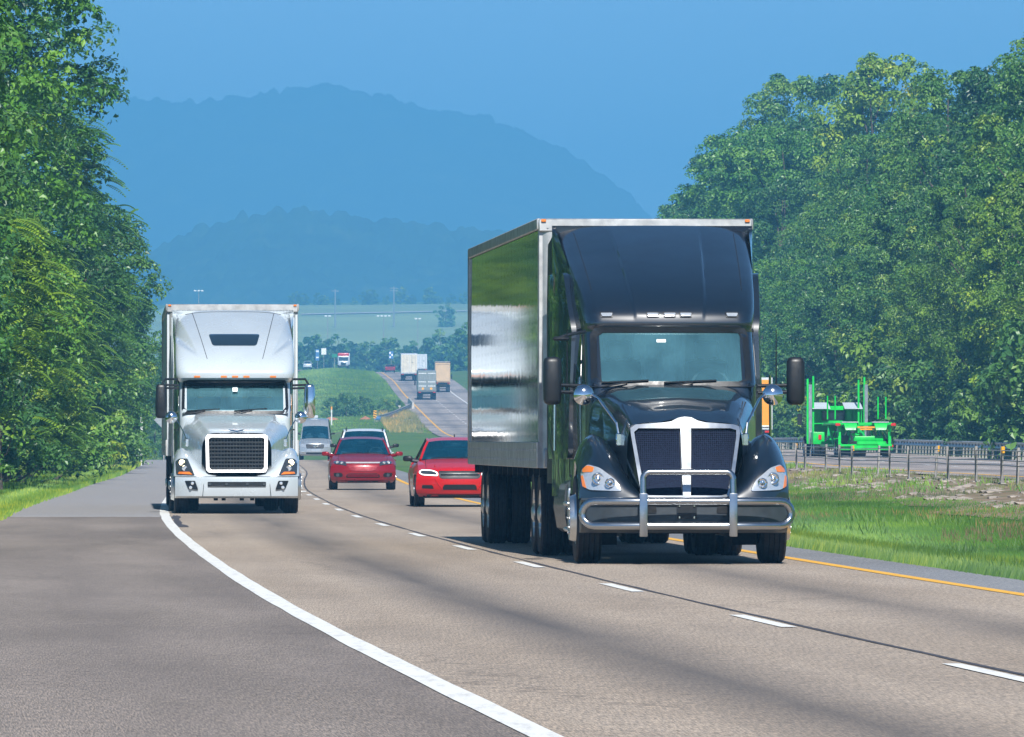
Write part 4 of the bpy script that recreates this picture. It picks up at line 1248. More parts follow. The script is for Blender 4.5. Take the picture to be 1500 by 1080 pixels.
# ================================================================== BLACK TRUCK
def black_truck():
    T = thing('semi_truck', 'black long-nose semi truck with chrome bull bar pulling a bright riveted box trailer', 'truck', (1.938, 99, 0), math.atan(.0554))
    yf = smooth_tab([(.7, 1.0), (1.9, 1.0), (2.09, 1.03), (2.72, 1.50), (2.74, 1.47), (2.79, 1.44), (2.95, 1.48), (3.25, 1.93), (3.5, 2.40), (3.75, 3.10), (3.9, 3.68), (3.99, 4.20), (4.02, 4.32)], .7, 4.02, .03)
    yf = dome(yf, 2.88, yf(2.88), 2.78, 1.14)
    wf = smooth_tab([(.7, 1.0), (2.0, 1.0), (2.74, .99), (2.85, 1.01), (3.3, 1.07), (3.75, 1.14), (4.02, 1.175)], .7, 4.02, .1)
    rr = smooth_tab([(.7, .20), (2.74, .16), (2.85, .22), (3.4, .26), (4.02, .16)], .7, 4.02, .1)
    def feat(x, z):
        if z < 2.84: return 0
        t = min(1, (z - 2.84) / .55) * min(1, max(0, (4.0 - z) / .35))
        e = .40 + .14 * (z - 2.84) / 1.1
        return .085 * t * float(sstep(e - .012, e + .012, abs(x)))
    C = Cab(yf, wf, rr, .10, 4.35, 1.215, 4.02, .75, feat)
    sh = C.shell(-.86, .86, 2.11, 2.70, 110)
    body = obj('cab', sh, M['black_paint'], T, 50)
    F = C.F
    win = rpoly([(-.90, 2.09), (.90, 2.09), (.885, 2.715), (-.885, 2.715)], .07, 4)
    obj('windshield', MB().patch(win, F, -.004, .001, 6), M['glass'], T, 60)
    o2 = rpoly([(-.945, 2.055), (.945, 2.055), (.93, 2.755), (-.93, 2.755)], .09, 4)
    i2 = rpoly([(-.875, 2.115), (.875, 2.115), (.855, 2.690), (-.855, 2.690)], .06, 4)
    obj('windshield_seal', MB().ring(o2, i2, F, .006, .03), M['black_plastic'], T, 50)
    cab_interior(T, C, 1.10, 2.95, .98, 1.3, 2.95, 1.85, 2.08)
    obj('windshield_sticker', MB().patch(rrect(-.16, 2.575, -.05, 2.612, .006), F, .003, .004, 2), M['white_sticker'], T)
    wiper(T, F, -.83, -.28, 2.10, 2.125); wiper(T, F, -.10, .52, 2.10, 2.125)
    for x in (-.74, -.20, 0.0, .19, .74):
        l = MB().patch(rpoly([(x - .055, 2.885), (x + .055, 2.885), (x + .07, 2.925), (x - .07, 2.925)], .012), F, .03, .035, 3)
        c = obj('marker_lamp', l, M['lens'], T)
        obj('lamp_base', MB().patch(rpoly([(x - .068, 2.870), (x + .068, 2.870), (x + .083, 2.938), (x - .083, 2.938)], .012), F, .012, .02, 3), M['black_plastic'], c)
    # fairing seams
    sm = MB()
    for sg in (-1, 1): sm.tube([F(sg * (.86 + .10 * (z - 2.9)), z, .003) for z in np.linspace(3.2, 3.97, 14)], .004, 4)
    obj('fairing_seam', sm, M['dark_under'], T)
    # side glass, door, extender
    for sg in (-1, 1):
        g = MB().patch(rpoly([(1.62, 2.06), (2.42, 2.04), (2.42, 2.66), (1.86, 2.68)], .06), lambda a, b, o: C.sideY(sg, a, b, o), .008, .012)
        obj('side_window', g, M['glass_dark'], T)
        g = MB().patch(rpoly([(2.75, 2.92), (3.35, 2.92), (3.35, 3.25), (3.05, 3.42), (2.75, 3.12)], .06), lambda a, b, o: C.sideY(sg, a, b, o), .008, .012)
        obj('sleeper_window', g, M['glass_dark'], T)
        d = MB().ring(rpoly([(1.25, .98), (2.50, .98), (2.50, 2.72), (1.85, 2.75), (1.25, 2.06)], .05), rpoly([(1.28, 1.01), (2.47, 1.01), (2.47, 2.69), (1.86, 2.72), (1.28, 2.05)], .05), lambda a, b, o: C.sideY(sg, a, b, o), .004, .01)
        obj('door_seam', d, M['dark_under'], T)
        hdl = MB().box(C.sideY(sg, 2.30, 1.72, .03), (.03, .16, .035), .01)
        obj('door_handle', hdl, M['black_plastic'], T)
        e = MB()
        e.loft([[(sg * 1.215, 4.35, .9), (sg * 1.23, 4.6, .9), (sg * 1.235, 5.0, .9)], [(sg * 1.215, 4.35, 3.0), (sg * 1.235, 4.6, 3.0), (sg * 1.24, 5.0, 3.0)], [(sg * 1.21, 4.35, 3.9), (sg * 1.22, 4.6, 3.85), (sg * 1.23, 4.95, 3.8)]])
        e.loft([[(sg * 1.19, 4.35, .9), (sg * 1.205, 5.0, .9)], [(sg * 1.19, 4.35, 3.9), (sg * 1.205, 4.95, 3.8)]])
        obj('side_extender', e, M['black_plastic'], T, 50)
        # raised bulge of the sleeper side seen past the fairing on the far side
        b = MB().patch(rpoly([(2.2, 1.2), (4.2, 1.2), (4.2, 3.42), (2.9, 3.42), (2.2, 2.8)], .15, 5), lambda a, b_, o: C.sideY(sg, a, b_, o), .06, .08, 5)
        obj('sleeper_side', b, M['black_paint'], T, 50)
        hl = MB().tube([C.sideY(sg, 2.6, 1.3, .16), C.sideY(sg, 2.6, 2.2, .16)], .018, 6)
        obj('grab_handle', hl, M['chrome'], T)
    # hood
    a = smooth_tab([(-1.0, .655), (-.5, .72), (.3, .86), (1.08, .985)], -1.0, 1.08, .1)
    h = smooth_tab([(-1.0, 1.615), (-.6, 1.76), (0, 1.92), (.6, 2.03), (1.08, 2.08)], -1.0, 1.08, .1)
    zb = smooth_tab([(-1.0, .78), (-.3, .80), (.5, .95), (1.08, 1.05)], -1.0, 1.08, .2)
    def crease(x, y):
        t = (y + 1.0) / 2.08
        e = .16 + .30 * t
        return -.022 * float(sstep(e - .03, e + .05, abs(x))) * (1 - .3 * t) + .05 * math.exp(-(x / .10) ** 2) * max(0, 1 - t * 3.2) + .0
    hd = hood_mb(list(np.linspace(-.90, 1.08, 26)), a, h, zb, lambda y: 8.5 - 1.2 * (y + 1), crease, 81)
    obj('hood', hd, M['black_paint'], T, 50)
    cw = MB().grid(lambda u, v: (u * .97, 1.03 + v * .14 + .06 * u * u, 2.055 - .01 * u * u + .03 * v), np.linspace(-1, 1, 16), [0, 1])
    obj('cowl', cw, M['black_plastic'], T)
    # grille
    def G(x, z, off=0): return (x, -1.15 + .20 * (z - .78) / .85 + .05 * (abs(x) / .64) ** 2.2 - off, z)
    go = rpoly([(-.515, .765), (.515, .765), (.645, 1.60), (.16, 1.635), (.07, 1.695), (-.07, 1.695), (-.16, 1.635), (-.645, 1.60)], .07, 3)
    gi = rpoly([(-.475, .79), (.475, .79), (.600, 1.562), (-.600, 1.562)], .06, 4)
    gr = obj('grille', MB().ring(go, gi, G, .045, .12), M['brushed'], T, 40)
    obj('grille_bar', MB().patch([(-.045, .78), (.045, .78), (.062, 1.57), (-.062, 1.57)], G, .048, .06, 2), M['brushed'], gr)
    for sg in (-1, 1):
        q = rpoly([(sg * .055, .80), (sg * .47, .79), (sg * .598, 1.558), (sg * .07, 1.54)], .03)
        obj('grille_mesh', MB().patch(q, G, .008, .02, 4), M['mesh_grille'], gr)
    obj('grille_back', MB().patch(go, G, -.02, .03, 3), M['black_paint'], gr)
    # fenders
    H = smooth_tab([(.40, .80), (.52, .88), (.62, 1.05), (.75, 1.31), (.88, 1.46), (1.0, 1.515), (1.08, 1.47), (1.15, 1.38), (1.195, 1.27), (1.21, 1.2)], .40, 1.21, .03)
    prof = [(-1.13, .76), (-1.12, .88), (-1.07, 1.05), (-.93, 1.20), (-.65, 1.36), (-.32, 1.47), (0, 1.515), (.35, 1.48), (.66, 1.32), (.82, 1.1), (.86, .80)]
    for sg in (-1, 1):
        xs = list(np.linspace(.40, 1.12, 22)) + list(np.linspace(1.135, 1.205, 7))
        mb, FF = fender(sg, prof, H, .76, xs, .34, (0, .52, .60), .72)
        f = obj('fender', mb, M['black_paint'], T, 50)
        hp = rpoly([(sg * .735, .835), (sg * 1.10, .850), (sg * 1.175, .90), (sg * 1.185, 1.06), (sg * 1.11, 1.145), (sg * .98, 1.105), (sg * .80, .965)], .03)
        hl = obj('headlight', MB().patch(hp, FF, .012, .03, 5), M['lens'], T, 50)
        for xx, zz, rr_ in ((1.00, .975, .072), (.87, .925, .060)):
            cpt = FF(sg * xx, zz, .02)
            k = MB().lathe([(rr_, -.012), (rr_ * .92, -.026), (rr_ * .75, -.006), (rr_ * .42, .0), (rr_ * .38, -.02), (.001, -.03)], cpt, 20, 'y')
            obj('headlamp', k, M['chrome'], hl)
        obj('turn_signal', MB().patch(rpoly([(sg * 1.06, 1.055), (sg * 1.165, 1.05), (sg * 1.16, 1.09), (sg * 1.11, 1.13), (sg * 1.04, 1.11)], .012), FF, .018, .02, 3), M['amber'], hl)
        obj('side_marker', MB().patch(rpoly([(sg * 1.13, .865), (sg * 1.17, .89), (sg * 1.183, 1.0), (sg * 1.165, 1.02)], .01), FF, .017, .02, 3), M['amber'], hl)
        hr = MB().ring(rpoly([(x_ * 1.0 + sg * (.014 if abs(x_) > .95 else -.014), z_ + (.014 if z_ > .97 else -.014)) for x_, z_ in hp[::4]], .03), hp, FF, .010, .02)
        obj('headlight_rim', hr, M['black_plastic'], hl)
    # bumper
    def B(x, z, off=0): return (x, -1.22 + .36 * (abs(x) / 1.2) ** 3.5 + (.10 if z < .5 else 0) * (.5 - z) / .1 * .3 - off, z)
    bp = MB()
    zs = [.36, .40, .46, .49, .70, .735, .76]; offs = [-.12, -.02, .03, -.05, -.06, .03, -.02]
    rows = [[B(x, z, o) for x in np.linspace(-1.19, 1.19, 50)] for z, o in zip(zs, offs)]
    rows.append([(p[0] * .97, p[1] + .4, .74) for p in rows[-1]])
    bp.loft(rows)
    for sg in (-1, 1): bp.loft([[(sg * 1.19, rows[j][0][1], zs[j]) for j in range(7)], [(sg * 1.2, -.62, zs[j]) for j in range(7)]])
    bm_ = obj('bumper', bp, M['grey_plastic'], T, 35)
    for sg in (-1, 1):
        obj('tow_hook_opening', MB().patch(rpoly([(sg * .34, .585), (sg * .56, .585), (sg * .53, .66), (sg * .47, .70), (sg * .36, .70)], .03), B, -.045, .02, 3), M['dark_under'], bm_)
    obj('plate_holder', MB().patch(rrect(-.115, .52, .115, .70, .012), B, -.035, .02, 2), M['black_plastic'], bm_)
    for xx in (-.085, .085):
        for zz in (.54, .675): obj('plate_bolt', MB().box(B(xx, zz, -.02), (.022, .012, .03), .004), M['chrome'], bm_)
    # bull bar
    yb = -1.40
    lp = []
    def arc(cx, cz, r, a0, a1, n=10): return [(cx + r * cos(a), cz + r * sin(a)) for a in np.linspace(radians(a0), radians(a1), n)]
    zl, zh = .445, .725; r = (zh - zl) / 2
    path = [(-.52, zl)] + [(x, zl) for x in np.linspace(-.3, 1.04, 12)] + arc(1.06, (zl + zh) / 2, r, -90, 90) + [(x, zh) for x in np.linspace(1.04, -1.04, 20)] + arc(-1.06, (zl + zh) / 2, r, 90, 270) + [(-.95, zl), (-.75, zl)]
    P3 = [(x, yb + .22 * max(0, (abs(x) - .45) / .75) ** 1.8, z) for x, z in path]
    bb = MB().tube(P3, .046, 12, closed=True)
    T2 = obj('bull_bar', bb, M['brushed'], T, 60)
    hoop = [(-.515, .70), (-.515, .98)] + arc(-.435, .98, .08, 180, 90, 6) + [(x, 1.06) for x in np.linspace(-.3, .3, 6)] + arc(.435, .98, .08, 90, 0, 6) + [(.515, .98), (.515, .70)]
    obj('upper_hoop', MB().tube([(x, yb - .005 + .06 * max(0, z - .7), z) for x, z in hoop], .038, 12), M['brushed'], T2, 60)
    for sg in (-1, 1):
        obj('bracket', MB().box((sg * .515, yb - .035, .57), (.095, .05, .50), .014, 2).box((sg * .515, yb + .10, .58), (.06, .25, .30), .01), M['brushed'], T2)
    # mirrors
    for sg in (-1, 1):
        mirror_pair(T, sg, sg * 1.43 + .02, 1.05, 1.84, 2.40, .215, .20, sg * 1.02, (1.98, 2.06), M['black_plastic'])
        convex(T, (sg * 1.10, .12, 1.95), .118, [(sg * 1.10, .16, 1.95), (sg * 1.02, .10, 1.97), (sg * .93, -.02, 1.90), (sg * .83, -.28, 1.74), (sg * .755, -.46, 1.62), (sg * .735, -.50, 1.48)])
        an = MB().tube([(sg * 1.23, 1.15, 2.0), (sg * 1.23, 1.15, 2.72)], [.011, .006], 6)
        obj('antenna', an, M['black_plastic'], T)
    # small folding mirror arm on the passenger side
    obj('door_mirror', MB().tube([(-1.0, 1.35, 2.70), (-1.22, 1.2, 2.66), (-1.34, 1.15, 2.62)], .02, 8).box((-1.30, 1.14, 2.615), (.20, .06, .05), .02), M['black_plastic'], T)
    # steps, tank fairing
    for sg in (-1, 1):
        tk = MB()
        for (y0_, y1_, x_, z0_, z1_) in ((.95, 2.2, 1.16, .30, .98), (2.25, 4.3, 1.18, .32, .95)):
            rows = []
            for y in np.linspace(y0_, y1_, 8):
                rows.append([(sg * .6, y, z1_), (sg * (x_ - .05), y, z1_), (sg * x_, y, z1_ - .06), (sg * (x_ + .02), y, .62), (sg * (x_ - .02), y, z0_ + .05), (sg * (x_ - .08), y, z0_), (sg * .6, y, z0_)])
            tk.loft(rows, close=True, caps=True)
        obj('chassis_fairing', tk, M['grey_plastic'], T, 40)
        stp = MB()
        for z, y in ((.38, 1.05), (.68, 1.1)): stp.box((sg * 1.17, y + .25, z), (.16, .55, .05), .015).box((sg * 1.12, y + .0, z + .1), (.22, .10, .18), .04, 2)
        obj('step', stp, M['alu'], T)
        mf = MB().box((sg * .95, .72, .50), (.55, .02, .60), .0)
        obj('mud_flap', mf, M['rubber'], T)
    ch = MB()
    for sx in (-.43, .43): ch.box((sx, 3.4, .72), (.10, 9.0, .26))
    ch.box((0, 0, .52), (1.9, .16, .16)).box((0, -.3, .62), (.9, .8, .35)).box((0, 1.0, .60), (.7, 1.4, .45)).box((0, -.75, .40), (1.5, .4, .10)).box((.25, 3.6, .55), (1.3, 2.4, .35))
    ch.box((0, 6.9, 1.02), (1.0, 1.1, .12)).box((0, 6.5, .55), (2.0, .2, .2)).box((0, 7.8, .55), (2.0, .2, .2))
    obj('chassis', ch, M['dark_under'], T)
    for sg in (-1, 1):
        wheel(T, sg * 1.22, 0, .52, .30, .29, sg, False, dish=-.06, bolts=10)
        for y in (6.5, 7.8): wheel(T, sg * 1.25, y, .515, .27, .29, sg, True, dish=.10, bolts=10)
    trailer(T, 0, 5.55, 16.8, 4.13, 1.08, 1.30, M['polished_side'], (18.7, 19.95), M['alu_trim'])
    return T
black_truck()

# ================================================================== WHITE TRUCK
def white_truck():
    X0 = -5.28 - .048 * 1.2
    T = thing('semi_truck', 'white semi truck with black mesh grille and lit headlights in the outer lane', 'truck', (X0, 165, 0), math.atan(.046))
    yf = smooth_tab([(.7, 1.0), (1.85, 1.0), (1.98, 1.05), (2.56, 1.50), (2.58, 1.36), (2.62, 1.18), (2.80, 1.15), (3.0, 1.50), (3.3, 2.05), (3.6, 2.75), (3.85, 3.50), (3.96, 4.05), (3.99, 4.2)], .7, 3.99, .03)
    yf = dome(yf, 2.72, yf(2.72), 3.05, 1.27)
    wf = smooth_tab([(.7, 1.08), (2.56, 1.08), (2.64, 1.15), (3.0, 1.16), (3.5, 1.15), (3.99, 1.12)], .7, 3.99, .06)
    rr = smooth_tab([(.7, .14), (2.56, .14), (2.7, .26), (3.99, .20)], .7, 3.99, .1)
    def feat(x, z):
        ax = abs(x)
        if z < 2.8: return 0
        # wedge-shaped facet on each side of the fairing
        d1 = ((ax - .70) * .77 - (z - 3.06) * .34) / .84          # outside the slanting edge
        d2 = ((z - 3.06) * .50 - (ax - .70) * .27) / .57          # above the lower edge
        d = min(d1 * 1.1, d2 * 1.6)
        if d < 0: return 0
        return min(.34, d * 1.5) * min(1, max(0, (3.97 - z) / .12))
    C = Cab(yf, wf, rr, .12, 4.3, 1.2, 3.99, .7, feat)
    obj('cab', C.shell(-.97, .97, 1.99, 2.54, 100), M['white_paint'], T, 40)
    F = C.F
    win = rpoly([(-1.0, 1.965), (1.0, 1.965), (.99, 2.555), (-.99, 2.555)], .06, 4)
    obj('windshield', MB().patch(win, F, -.006, .001, 6), M['glass'], T, 60)
    obj('windshield_seal', MB().ring(rpoly([(-1.04, 1.93), (1.04, 1.93), (1.02, 2.59), (-1.02, 2.59)], .08, 4), rpoly([(-.985, 1.985), (.985, 1.985), (.972, 2.535), (-.972, 2.535)], .06, 4), F, .008, .03), M['black_plastic'], T, 50)
    cab_interior(T, C, 1.08, 2.9, 1.04, 1.2, 2.85, 1.85, 1.97)
    vis = MB().patch(rpoly([(-.97, 2.47), (.97, 2.47), (.96, 2.555), (-.96, 2.555)], .03), F, .05, .012, 3)
    obj('sun_visor', vis, M['glass_dark'], T)
    obj('windshield_sticker', MB().patch(rrect(-.05, 2.36, .05, 2.44, .006), F, .07, .004, 2), M['white_sticker'], T)
    wiper(T, F, -.93, -.30, 1.985, 2.02); wiper(T, F, -.02, .62, 1.985, 2.03)
    obj('roof_window', MB().patch(rpoly([(-.43, 3.265), (.43, 3.265), (.505, 3.50), (-.505, 3.50)], .05, 4), F, .010, .02, 4), M['glass_dark'], T, 60)
    for x in (-.74, -.22, 0, .22, .74):
        obj('marker_lamp', MB().patch(rrect(x - .06, 2.632, x + .06, 2.665, .01), F, .02, .025, 2), M['amber'], T)
    sm = MB()
    for sg in (-1, 1): sm.tube([F(sg * (.54 + .28 * (z - 3.0)), z, .002) for z in np.linspace(3.0, 3.95, 12)], .006, 4)
    sm.tube([F(x, 3.955, .0) for x in np.linspace(-.95, .95, 20)], .007, 4)
    obj('fairing_seam', sm, M['dark_under'], T)
    for sg in (-1, 1):
        g = MB().patch(rpoly([(1.62, 1.98), (2.42, 1.95), (2.42, 2.50), (1.84, 2.52)], .06), lambda a, b, o: C.sideY(sg, a, b, o), .008, .012)
        obj('side_window', g, M['glass_dark'], T)
        d = MB().ring(rpoly([(1.25, .9), (2.5, .9), (2.5, 2.58), (1.8, 2.60), (1.25, 1.9)], .05), rpoly([(1.28, .93), (2.47, .93), (2.47, 2.55), (1.81, 2.57), (1.28, 1.89)], .05), lambda a, b, o: C.sideY(sg, a, b, o), .004, .01)
        obj('door_seam', d, M['dark_under'], T)
        obj('door_handle', MB().box(C.sideY(sg, 2.30, 1.62, .03), (.03, .16, .035), .01), M['black_plastic'], T)
        e = MB().box((sg * 1.205, 4.6, 2.4), (.03, .6, 2.9), .01)
        obj('side_extender', e, M['white_paint'], T)
    a = smooth_tab([(-1.0, .66), (-.5, .74), (.3, .90), (1.08, 1.05)], -1.0, 1.08, .1)
    h = smooth_tab([(-1.0, 1.53), (-.6, 1.64), (0, 1.77), (.6, 1.88), (1.08, 1.94)], -1.0, 1.08, .1)
    zb = smooth_tab([(-1.0, .74), (-.3, .76), (.5, .9), (1.08, 1.0)], -1.0, 1.08, .2)
    def crease(x, y):
        t = (y + 1.0) / 2.08
        e = .50 + .28 * t
        return -.06 * float(sstep(e - .02, e + .10, abs(x)))
    obj('hood', hood_mb(list(np.linspace(-.92, 1.08, 24)), a, h, zb, lambda y: 8.0 - 1.0 * (y + 1), crease, 81), M['white_paint'], T, 50)
    obj('cowl', MB().grid(lambda u, v: (u * 1.03, 1.03 + v * .14 + .06 * u * u, 1.93 - .01 * u * u + .03 * v), np.linspace(-1, 1, 16), [0, 1]), M['black_plastic'], T)
    def G(x, z, off=0): return (x, -1.13 + .16 * (z - .78) / .75 + .03 * (abs(x) / .6) ** 2.2 - off, z)
    go = rpoly([(-.585, .795), (.585, .795), (.60, 1.525), (-.60, 1.525)], .05, 4); gi = rpoly([(-.525, .845), (.525, .845), (.54, 1.47), (-.54, 1.47)], .04, 4)
    gr = obj('grille', MB().ring(go, gi, G, .05, .14), M['bright_trim'], T, 40)
    obj('grille_back', MB().patch(gi, G, -.03, .02, 3), M['dark_under'], gr)
    bars = MB()
    for z in np.linspace(.88, 1.44, 9): bars.tube([G(x, z, .012) for x in np.linspace(-.53, .53, 9)], .012, 5)
    for x in np.linspace(-.48, .48, 17): bars.tube([G(x, z, .004) for z in (.85, 1.1, 1.46)], .007, 4)
    obj('grille_bars', bars, M['grey_plastic'], gr)
    em = MB().patch(rpoly([(-.12, 1.585), (0, 1.56), (.12, 1.585), (.16, 1.615), (0, 1.59), (-.16, 1.615)], .008), lambda x, z, o: (x, -.99 + (z - 1.56) * 2.6 - o, z + .01), .012, .02, 2)
    obj('emblem', em, M['chrome'], T)
    H = smooth_tab([(.40, .76), (.55, .84), (.66, .97), (.78, 1.12), (.92, 1.24), (1.05, 1.28), (1.13, 1.24), (1.185, 1.16), (1.20, 1.1)], .40, 1.20, .03)
    prof = [(-1.16, .72), (-1.14, .85), (-1.05, 1.0), (-.85, 1.12), (-.5, 1.22), (-.2, 1.27), (0, 1.28), (.35, 1.25), (.66, 1.15), (.82, .98), (.86, .75)]
    for sg in (-1, 1):
        xs = list(np.linspace(.40, 1.12, 22)) + list(np.linspace(1.135, 1.20, 6))
        mb, FF = fender(sg, prof, H, .72, xs, .34, (0, .52, .60), .72)
        obj('fender', mb, M['white_paint'], T, 50)
        hp = rpoly([(sg * .80, .735), (sg * 1.155, .75), (sg * 1.17, 1.0), (sg * 1.10, 1.055), (sg * .94, 1.06)], .03)
        hl = obj('headlight', MB().patch(hp, FF, .014, .03, 5), M['lens_dark'], T, 50)
        for xx, zz, rr_, mt in ((1.045, .98, .055, 'lamp_on'), (.995, .87, .055, 'lens')):
            obj('headlamp', MB().lathe([(rr_, -.012), (rr_ * .9, -.03), (rr_ * .6, -.016), (.001, -.02)], FF(sg * xx, zz, .012), 18, 'y'), M[mt], hl)
        obj('turn_signal', MB().patch(rpoly([(sg * .84, .748), (sg * 1.12, .76), (sg * 1.10, .80), (sg * .90, .80)], .01), FF, .024, .02, 3), M['amber'], hl)
    def B(x, z, off=0): return (x, -1.27 + .40 * (abs(x) / 1.18) ** 3.2 - off, z)
    bp = MB(); zs = [.30, .34, .42, .66, .70, .715]; offs = [-.12, -.02, .0, .03, .02, -.02]
    rows = [[B(x, z, o) for x in np.linspace(-1.18, 1.18, 48)] for z, o in zip(zs, offs)]
    rows.append([(p[0] * .97, p[1] + .35, .70) for p in rows[-1]])
    bp.loft(rows)
    for sg in (-1, 1): bp.loft([[(sg * 1.18, rows[j][0][1], zs[j]) for j in range(6)], [(sg * 1.19, -.62, zs[j]) for j in range(6)]])
    b_ = obj('bumper', bp, M['white_paint'], T, 35)
    obj('bumper_slot', MB().patch(rpoly([(-.56, .525), (.56, .525), (.56, .615), (-.56, .615)], .02), B, .036, .04, 3), M['black_plastic'], b_)
    for x in (-.52, -.2, .2, .52): obj('tow_hook_cover', MB().box(B(x, .57, .045), (.06, .012, .05), .008), M['grey_plastic'], b_)
    for sg in (-1, 1):
        fl = obj('fog_lamp', MB().patch(rpoly([(sg * .74, .46), (sg * .93, .48), (sg * 1.0, .635), (sg * .80, .635)], .02), B, .035, .03, 3), M['black_plastic'], b_)
        for xx, zz in ((.85, .585), (.885, .505)):
            obj('lamp', MB().lathe([(.034, -.01), (.028, -.028), (.001, -.03)], B(sg * xx, zz, .035), 14, 'y'), M['lens'], fl)
        obj('bumper_seam', MB().tube([B(sg * (.66 - .1 * (z - .3)), z, .016) for z in np.linspace(.33, .69, 6)], .005, 4), M['dark_under'], b_)
    for sg in (-1, 1):
        mirror_pair(T, sg, sg * 1.44, .85, 1.84, 2.50, .23, .18, sg * 1.10, (2.42, 2.48), M['black_plastic'] if sg < 0 else M['chrome'], taper=.1)
        obj('mirror_bracket', MB().tube([(sg * 1.42, .85, 2.5), (sg * 1.36, .9, 2.60), (sg * 1.12, 1.1, 2.60)], .022, 8), M['black_plastic'], T)
        convex(T, (sg * 1.25, .0, 1.855), .115, [(sg * 1.25, .04, 1.855), (sg * 1.13, -.05, 1.78), (sg * 1.03, -.25, 1.60), (sg * .95, -.40, 1.42)], .012)
        obj('antenna', MB().tube([(sg * 1.2, 1.1, 1.9), (sg * 1.2, 1.1, 2.4)], [.01, .006], 6), M['black_plastic'], T)
        tk = MB(); rows = []
        for y in np.linspace(.95, 4.2, 10):
            rows.append([(sg * .6, y, .95), (sg * 1.13, y, .95), (sg * 1.18, y, .85), (sg * 1.18, y, .4), (sg * 1.1, y, .3), (sg * .6, y, .3)])
        tk.loft(rows, close=True, caps=True)
        obj('chassis_fairing', tk, M['white_paint'], T, 40)
        st = MB().box((sg * 1.185, 1.2, .5), (.04, .4, .3), .01)
        obj('step', st, M['alu'], T)
    ch = MB()
    for sx in (-.43, .43): ch.box((sx, 3.4, .72), (.10, 9.0, .26))
    ch.box((0, 0, .52), (1.9, .16, .16)).box((0, -.3, .60), (.9, .8, .35)).box((0, 1.0, .58), (.7, 1.4, .45)).box((0, 3.6, .5), (1.6, 2.2, .4)).box((0, 6.9, 1.02), (1.0, 1.1, .12)).box((0, -.9, .34), (1.3, .3, .08))
    for x in (-.4, -.25, .1, .3, .5): ch.box((x, -.95, .29), (.08, .1, .07))
    obj('chassis', ch, M['dark_under'], T)
    for sg in (-1, 1):
        wheel(T, sg * 1.20, 0, .52, .30, .29, sg, False, dish=-.06, bolts=10)
        for y in (6.2, 7.5): wheel(T, sg * 1.25, y, .515, .27, .29, sg, True, dish=.10, bolts=10)
    trailer(T, 0, 5.3, 15.2, 4.12, 1.1, 1.30, M['white_panel'], (17.4, 18.6), M['white_panel'])
    return T
white_truck()
# ------------------------------------------------------------------ passenger vehicles (local frame: x right, y back from the nose, z up)
def seglerp(P, n):
    A = np.array(P, float); L = np.concatenate([[0], np.cumsum(np.hypot(np.diff(A[:, 0]), np.diff(A[:, 1])))])
    S = np.linspace(0, L[-1], n)
    return [tuple(np.interp(s, L, A[:, k]) for k in range(3)) for s in S]

